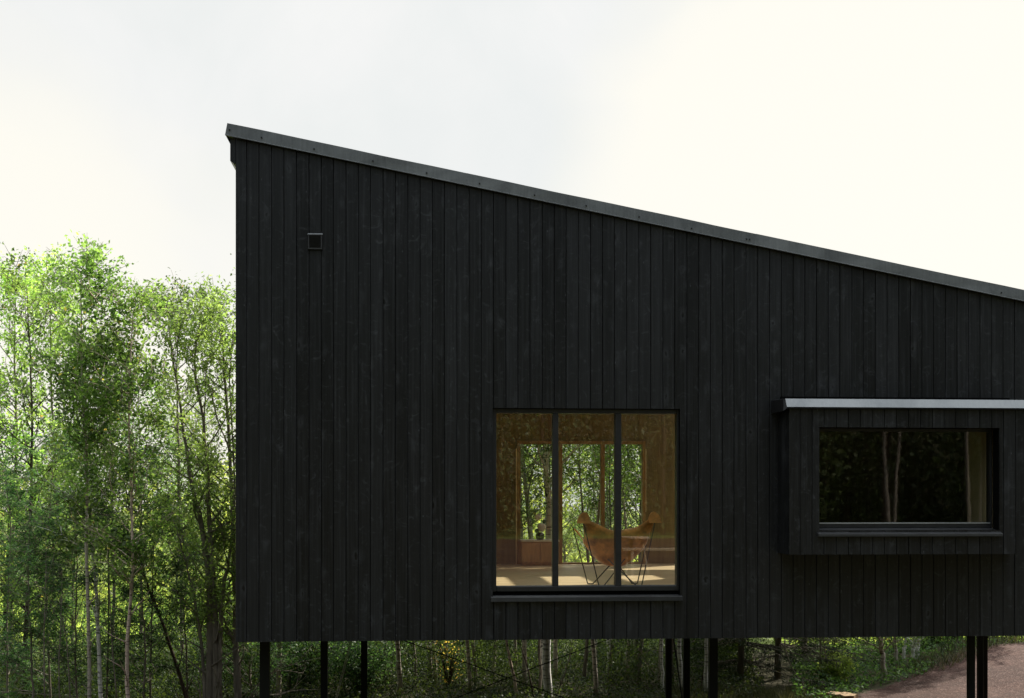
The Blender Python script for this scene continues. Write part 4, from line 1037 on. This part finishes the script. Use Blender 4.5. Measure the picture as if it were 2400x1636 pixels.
for i, (pth, Yd, r, lab) in enumerate((
    ([(566, 1632), (600, 1608), (640, 1575), (690, 1556), (752, 1541)], 18.6, 0.011, 'bare pale branch rising right behind the leftmost stilt'),
    ([(580, 1640), (612, 1600), (650, 1572), (700, 1576), (712, 1577)], 18.8, 0.010, 'forked pale branch under the house beside the leftmost stilt'),
    ([(632, 1629), (660, 1627), (690, 1612), (702, 1575)], 18.5, 0.009, 'curling pale twig between the first two stilts'),
    ([(632, 1630), (690, 1619), (752, 1615)], 18.9, 0.008, 'low straight pale twig between the first two stilts'),
    ([(1300, 1640), (1316, 1600), (1334, 1545), (1341, 1500)], 18.9, 0.013, 'pale bare stem leaning right beside the stout birch'),
    ([(1252, 1640), (1240, 1580), (1226, 1530), (1212, 1495)], 18.9, 0.015, 'grey bare stem leaning left of the stout birch'),
    ([(1545, 1590), (1520, 1560), (1500, 1535), (1470, 1510)], 20.3, 0.008, 'thin arching twig left of the slim birch by the stilts'),
    ([(1638, 1640), (1648, 1580), (1656, 1540), (1664, 1500)], 19.4, 0.011, 'brown leaning stem crossing the birch at the third stilt'),
    ([(1838, 1500), (1848, 1545), (1880, 1600), (1922, 1624)], 19.6, 0.009, 'long grey twig drooping right of the spruces'),
    ([(1660, 1640), (1720, 1618), (1790, 1606), (1822, 1600)], 19.8, 0.008, 'grey twig low in front of the spruces'),
    ([(2, 1622), (60, 1625), (110, 1628), (160, 1630)], 18.0, 0.010, 'pale twig lying level at the lower left corner'),
    ([(30, 1580), (70, 1530), (130, 1545), (200, 1590)], 18.2, 0.009, 'arching grey twig low among the left saplings'))):
    bare_branch('bare_branch', pth, Yd, r, PALEB if i not in (5, 7) else BROWNB, lab, 120 + i, 'branch', 5, G2 if 0 <= i < 10 else 'bare twigs among the left saplings')

# ------------------------------------------------------------------ undergrowth
def bush(x, y, rad, h, seed, leaf, label, n=1500, ls=0.06, group=None, name='shrub', aspect=0.6):
    rng = np.random.default_rng(seed); zg = tz(x, y)
    o = empty(name, (x, y, zg - 0.02), label, 'shrub', group); mb = MB(); rd = random.Random(seed); pts = []; val = []
    for k in range(16):
        az = rd.uniform(0, 6.28); d = Vector((math.cos(az) * rad * rd.uniform(.2, 1), math.sin(az) * rad * rd.uniform(.2, 1), h * rd.uniform(.55, 1)))
        q = catmull([Vector((0, 0, 0)), d * .5 + Vector((0, 0, h * .15)), d], 6); mb.tube(q, [0.010 * (1 - .8 * i / 6) for i in range(7)], 4)
        m = n // 16; t = rng.random(m) ** .7 * 6; base = np.array([tuple(q[min(int(a), 5)].lerp(q[min(int(a), 5) + 1], a - int(a))) for a in t])
        pts.append(base + rng.normal(size=(m, 3)) * rad * .16); val.append(np.clip(rd.uniform(.2, .8) + rng.normal(size=m) * .2, 0, 1))
    mb.build('stems', BROWNB, o, smooth=True)
    leaf_mesh('foliage', np.concatenate(pts), ls, leaf, o, rng, aspect, 0.7, val=np.concatenate(val)); return o
def at_px(px, Yd): return (px - CX) / F * Yd, Yd
for i, (px, Yd, rad, h, lf, lab) in enumerate((
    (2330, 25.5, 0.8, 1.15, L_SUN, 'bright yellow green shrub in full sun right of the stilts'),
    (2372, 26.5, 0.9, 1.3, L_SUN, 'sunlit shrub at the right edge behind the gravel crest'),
    (2290, 26.0, 0.8, 1.3, L_FAR, 'green shrub glimpsed between the three right stilts'),
    (2235, 25.0, 0.8, 1.25, L_FERN, 'broad green shrub left of the three right stilts'),
    (2190, 24.0, 0.7, 0.95, L_FERN, 'leafy shrub right of the twin birches'),
    (2420, 28.0, 1.2, 1.8, L_BIRCH, 'tall darker shrub behind the sunlit ones at the right edge'),
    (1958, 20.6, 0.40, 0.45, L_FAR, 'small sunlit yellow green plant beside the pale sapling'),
    (2190, 27.5, 1.2, 1.9, L_BIRCH, 'large shrub behind the twin birches'),
    (2260, 28.5, 1.3, 2.0, L_BIRCH, 'tall shrub far behind the three right stilts'),
    (2330, 29.5, 1.3, 2.0, L_FAR, 'pale tall shrub far behind the sunlit shrub'),
    (850, 19.6, 0.7, 1.0, L_ROWAN, 'dark green shrub low behind the third stilt from the left'),
    (720, 20.6, 0.8, 1.1, L_ROWAN, 'dark green shrub low between the first two stilts'))):
    x, y = at_px(px, Yd); bush(x, y, rad, h, 200 + i, lf, lab, n=4200, ls=0.05, group=None)
x, y = at_px(1050, 20.0)
mb_ = bush(x, y, 0.5, 1.0, 230, L_YEL, 'small shrub with a few yellow autumn leaves under the house', n=112, ls=0.05)

# fern and leaf undergrowth on the slope (nobody could count it), and grass
rng = np.random.default_rng(9)
def scatter(n, xa, xb, ya, yb, keep):
    x = rng.uniform(xa, xb, n); y = rng.uniform(ya, yb, n); k = keep(x, y); return x[k], y[k]
def gmask(x, y): return x - (3.3 + (y - 17) * 0.84)
x, y = scatter(60000, 1.5, 13, 18, 27.5, lambda x, y: (gmask(x, y) < 0.05 + 0.2 * np.sin(3 * x)) & (gmask(x, y) > -4.5) & (x > 0.222 * y))
k = np.exp(np.minimum(0, gmask(x, y)) * 0.3)
hh_ = rng.random(len(x)) * (0.20 + 0.26 * ss(-0.1, -1.6, gmask(x, y))) * (0.45 + 0.55 * np.sin(x * 3.1 + 1.7 * y) ** 2) * (1 - 0.45 * ss(20.8, 21.8, y))
ufol = leaf_mesh('undergrowth', np.stack([x, y, terr(x, y) + hh_], -1), 0.058, L_FERN, None, rng, 0.6, 0.8)
tag(ufol, 'low leafy green undergrowth along the gravel edge', 'undergrowth', kind='stuff')
x2, y2 = scatter(70000, -9, 4.2, 18.2, 24.5, lambda x, y: x < 0.20 * y)
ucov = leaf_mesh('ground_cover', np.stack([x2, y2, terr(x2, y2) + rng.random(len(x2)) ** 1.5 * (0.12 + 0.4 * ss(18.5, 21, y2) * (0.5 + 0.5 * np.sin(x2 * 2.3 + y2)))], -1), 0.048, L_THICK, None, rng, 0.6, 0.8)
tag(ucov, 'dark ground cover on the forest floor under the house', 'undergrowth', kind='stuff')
def grass(name, x, y, h, m, label, w=0.05, lean=0.35):
    n = len(x); base = np.stack([x, y, terr(x, y) - 0.02], -1)
    d = np.stack([rng.normal(size=n) * lean, rng.normal(size=n) * lean, np.ones(n)], -1)
    o = leaf_mesh(name, base, h, m, None, rng, w, 0.0, dirs=d); return tag(o, label, 'grass', kind='stuff')
x, y = scatter(12000, 2.4, 5.2, 17.6, 19.6, lambda x, y: (gmask(x, y) < 0.15) & (x < 0.245 * y))
grass('grass', x, y, 0.17, L_GRASS, 'dry pale grass at the foot of the spruces')
x, y = scatter(9000, 6, 12, 21, 24.5, lambda x, y: (np.abs(gmask(x, y)) < 0.5) | ((y > 23.3) & (rng.random(len(x)) < .5)))
grass('grass', x, y, 0.22, L_GRASS, 'thin grass tufts along the gravel crest')
x, y = scatter(60000, -26, 24, 31, 60, lambda x, y: np.ones(len(x), bool))
grass('meadow_grass', x, y, 0.6, L_FAR, 'sunlit meadow grass beyond the trees', 0.10)

# thicket under the trees: one mass nobody could count
def thicket(name, n_cl, xa, xb, ya, yb, hmax, m, ls, seed, label, per=420, keep=None):
    rg = np.random.default_rng(seed); rq = random.Random(seed); P_ = []; V_ = []
    for i in range(n_cl):
        x = rq.uniform(xa, xb); y = rq.uniform(ya, yb)
        if keep and not keep(x, y): continue
        h = hmax * rq.uniform(0.35, 1.0); z = tz(x, y); k = rq.uniform(0.35, 0.75)
        t = rg.random(per) ** 0.8; q = k * (1.1 - 0.6 * t) * np.sqrt(rg.random(per)); az = rg.random(per) * 6.283
        P_.append(np.stack([x + q * np.cos(az), y + q * np.sin(az), z + t * h], -1)); V_.append(np.clip(rq.random() + rg.normal(size=per) * .2, 0, 1))
    o = leaf_mesh(name, np.concatenate(P_), ls, m, None, rg, 0.6, 0.5, val=np.concatenate(V_))
    return tag(o, label, 'undergrowth', kind='stuff')
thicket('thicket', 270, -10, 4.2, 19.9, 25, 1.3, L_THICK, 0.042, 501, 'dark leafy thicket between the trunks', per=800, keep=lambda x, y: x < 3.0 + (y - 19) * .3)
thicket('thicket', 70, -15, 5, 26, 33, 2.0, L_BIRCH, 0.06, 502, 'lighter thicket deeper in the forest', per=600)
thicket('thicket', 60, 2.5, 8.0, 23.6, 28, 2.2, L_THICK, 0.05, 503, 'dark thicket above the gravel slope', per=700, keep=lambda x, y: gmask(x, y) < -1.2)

# far wood beyond the meadow: one mass
pts = []; val = []
rd = random.Random(4)
for i in range(120):
    x = rd.uniform(-30, 30); y = rd.uniform(38, 56); h = rd.uniform(4.0, 6.2); z = tz(x, y); n = 700
    t = rng.random(n); r_ = (0.5 + 1.3 * np.sin(np.pi * np.clip(t * .9 + .08, 0, 1))) * np.sqrt(rng.random(n)); az = rng.random(n) * 6.283
    pts.append(np.stack([x + r_ * np.cos(az), y + r_ * np.sin(az), z + t * h], -1)); val.append(np.clip(rd.random() + rng.normal(size=n) * .2, 0, 1))
fw = leaf_mesh('far_wood', np.concatenate(pts), 0.16, L_FAR, None, rng, 0.7, 0.4, val=np.concatenate(val))
tag(fw, 'sunlit wood far beyond the meadow', 'wood', kind='stuff')

# flat stones at the gravel edge
G3 = 'flat stones at the gravel edge'
for px, Yd, sx, lab, sd_ in ((1956, 18.9, 0.13, 'left flat ochre stone at the gravel edge', 1), (1988, 18.8, 0.14, 'right flat ochre stone at the gravel edge', 2)):
    x = (px - CX) / F * Yd; rd = random.Random(sd_); n = 11; mb = MB(); z = tz(x, Yd)
    ring = [(math.cos(6.283 * i / n) * sx * rd.uniform(.8, 1.15), math.sin(6.283 * i / n) * sx * 1.2 * rd.uniform(.8, 1.15)) for i in range(n)]
    top = [(a * .93, b * .93, 0.10 + rd.uniform(-.012, .012)) for a, b in ring]; bot = [(a, b, -0.05) for a, b in ring]
    mb.poly(top)
    for i in range(n): j = (i + 1) % n; mb.quad(bot[i], bot[j], top[j], top[i])
    o = mb.build('flat_stone', STONE, None, bevel=0.01); o.location = (x, Yd, z); tag(o, lab, 'stone', G3)

# ------------------------------------------------------------------ the yard in front of the house, seen in the panes
def mirror(x, y, z, v):
    u, vv, w = loc(x, y, z); return Vector(wor(u, 2 * v - vv, w))
# the opposite forest edge and added unseen flanks: one mass
pts = []; val = []; trunks = MB(); rd = random.Random(14)
yard = [(rd.uniform(-38, 44), rd.uniform(-50, -30), rd.uniform(13, 18)) for i in range(230)]
yard += [(rd.uniform(-22, -10.5), rd.uniform(-26, 9), rd.uniform(12, 17)) for i in range(60)] + [(rd.uniform(27, 40), rd.uniform(-28, 0), rd.uniform(12, 16)) for i in range(60)]  # unseen flank trees added to block sky light from the wall
for x, y, h in yard:
    z = tz(x, y); n = 1700
    trunks.tube([(x, y, z), (x + rd.gauss(0, .2), y, z + h * .9)], [0.14, 0.03], 6)
    t = rng.random(n); r_ = (0.6 + 2.0 * np.sin(np.pi * np.clip(t * .78 + .2, 0, 1))) * np.sqrt(rng.random(n)); az = rng.random(n) * 6.283
    pts.append(np.stack([x + r_ * np.cos(az), y + r_ * np.sin(az), z + .2 + t * (h - .2)], -1)); val.append(np.clip(rd.random() + rng.normal(size=n) * .2, 0, 1))
of = leaf_mesh('opposite_forest', np.concatenate(pts), 0.24, L_OPP, None, rng, 0.7, 0.4, val=np.concatenate(val))
tag(of, 'forest edge across the yard, mirrored in the window panes, with unseen flanks added to dim the wall', 'wood', kind='stuff')
trunks.build('tree_trunks', BROWNB, of)['kind'] = 'stuff'
GV = BV + 0.21
for i, (path, Yv, r, lab) in enumerate((([(2082, 1240), (2076, 1130), (2070, 1020), (2062, 850)], 37.0, 0.085, 'left of the forked birches mirrored in the bay window'),
                                   ([(2096, 1240), (2100, 1130), (2107, 1020), (2118, 850)], 37.2, 0.075, 'right of the forked birches mirrored in the bay window'),
                                   ([(2272, 1240), (2268, 1130), (2265, 1020), (2262, 850)], 35.0, 0.075, 'slim birch mirrored near the right of the bay window'),
                                   ([(2302, 1240), (2305, 1130), (2309, 1020), (2312, 850)], 34.0, 0.12, 'thick birch mirrored at the right end of the bay window'))):
    pts3 = [mirror(*W(px, py, Yv), GV) for px, py in path]
    zg = tz(pts3[0].x, pts3[0].y) - .05
    pts3.insert(0, Vector((pts3[0].x, pts3[0].y, zg)))
    o = empty('yard_birch', pts3[0], lab, 'tree', 'birches in the yard mirrored in the bay window')
    grow([pts3], 300 + i, r * 0.9, GREYB, L_BIRCH, o, limbs=30, lmax=1.5, start=0.86, twigs=7, lpt=26, lsize=0.06, rtop=.5)
# garden table and bench in the yard
tp = mirror(*W(1489, 1258, 28.0), FV); zg = tz(tp.x, tp.y)
tb_ = empty('garden_table', (tp.x, tp.y, zg), 'round timber garden table mirrored over the leather chair', 'table')
hgt = max(0.6, tp.z - zg)
mb = MB(); mb.lathe((0, 0, hgt - .05), [(0, 0), (0.34, 0), (0.35, .01), (0.35, .04), (0.34, .05), (0, .05)], 28); mb.build('tabletop', TABLEW, tb_)
for k in range(3):
    a = k * 2.094 + .4; mb = MB(); mb.tube([(math.cos(a) * .3, math.sin(a) * .3, 0), (math.cos(a) * .16, math.sin(a) * .16, hgt - .05)], [.025, .03], 8); mb.build('leg', TABLEW, tb_)
tp = mirror(*W(1560, 1285, 27.0), FV); zg = tz(tp.x, tp.y); hgt = max(0.4, tp.z - zg)
bn = empty('garden_bench', (tp.x, tp.y, zg), 'long plain timber bench mirrored in the right window pane', 'bench')
mb = MB(); mb.box(-0.95, 0.95, -0.17, 0.17, hgt - .05, hgt); mb.build('seat', TABLEW, bn, bevel=.005)
for s in (-1, 1):
    mb = MB(); mb.box(s * .75 - .03, s * .75 + .03, -0.15, 0.15, 0, hgt - .051); mb.build('leg', TABLEW, bn)
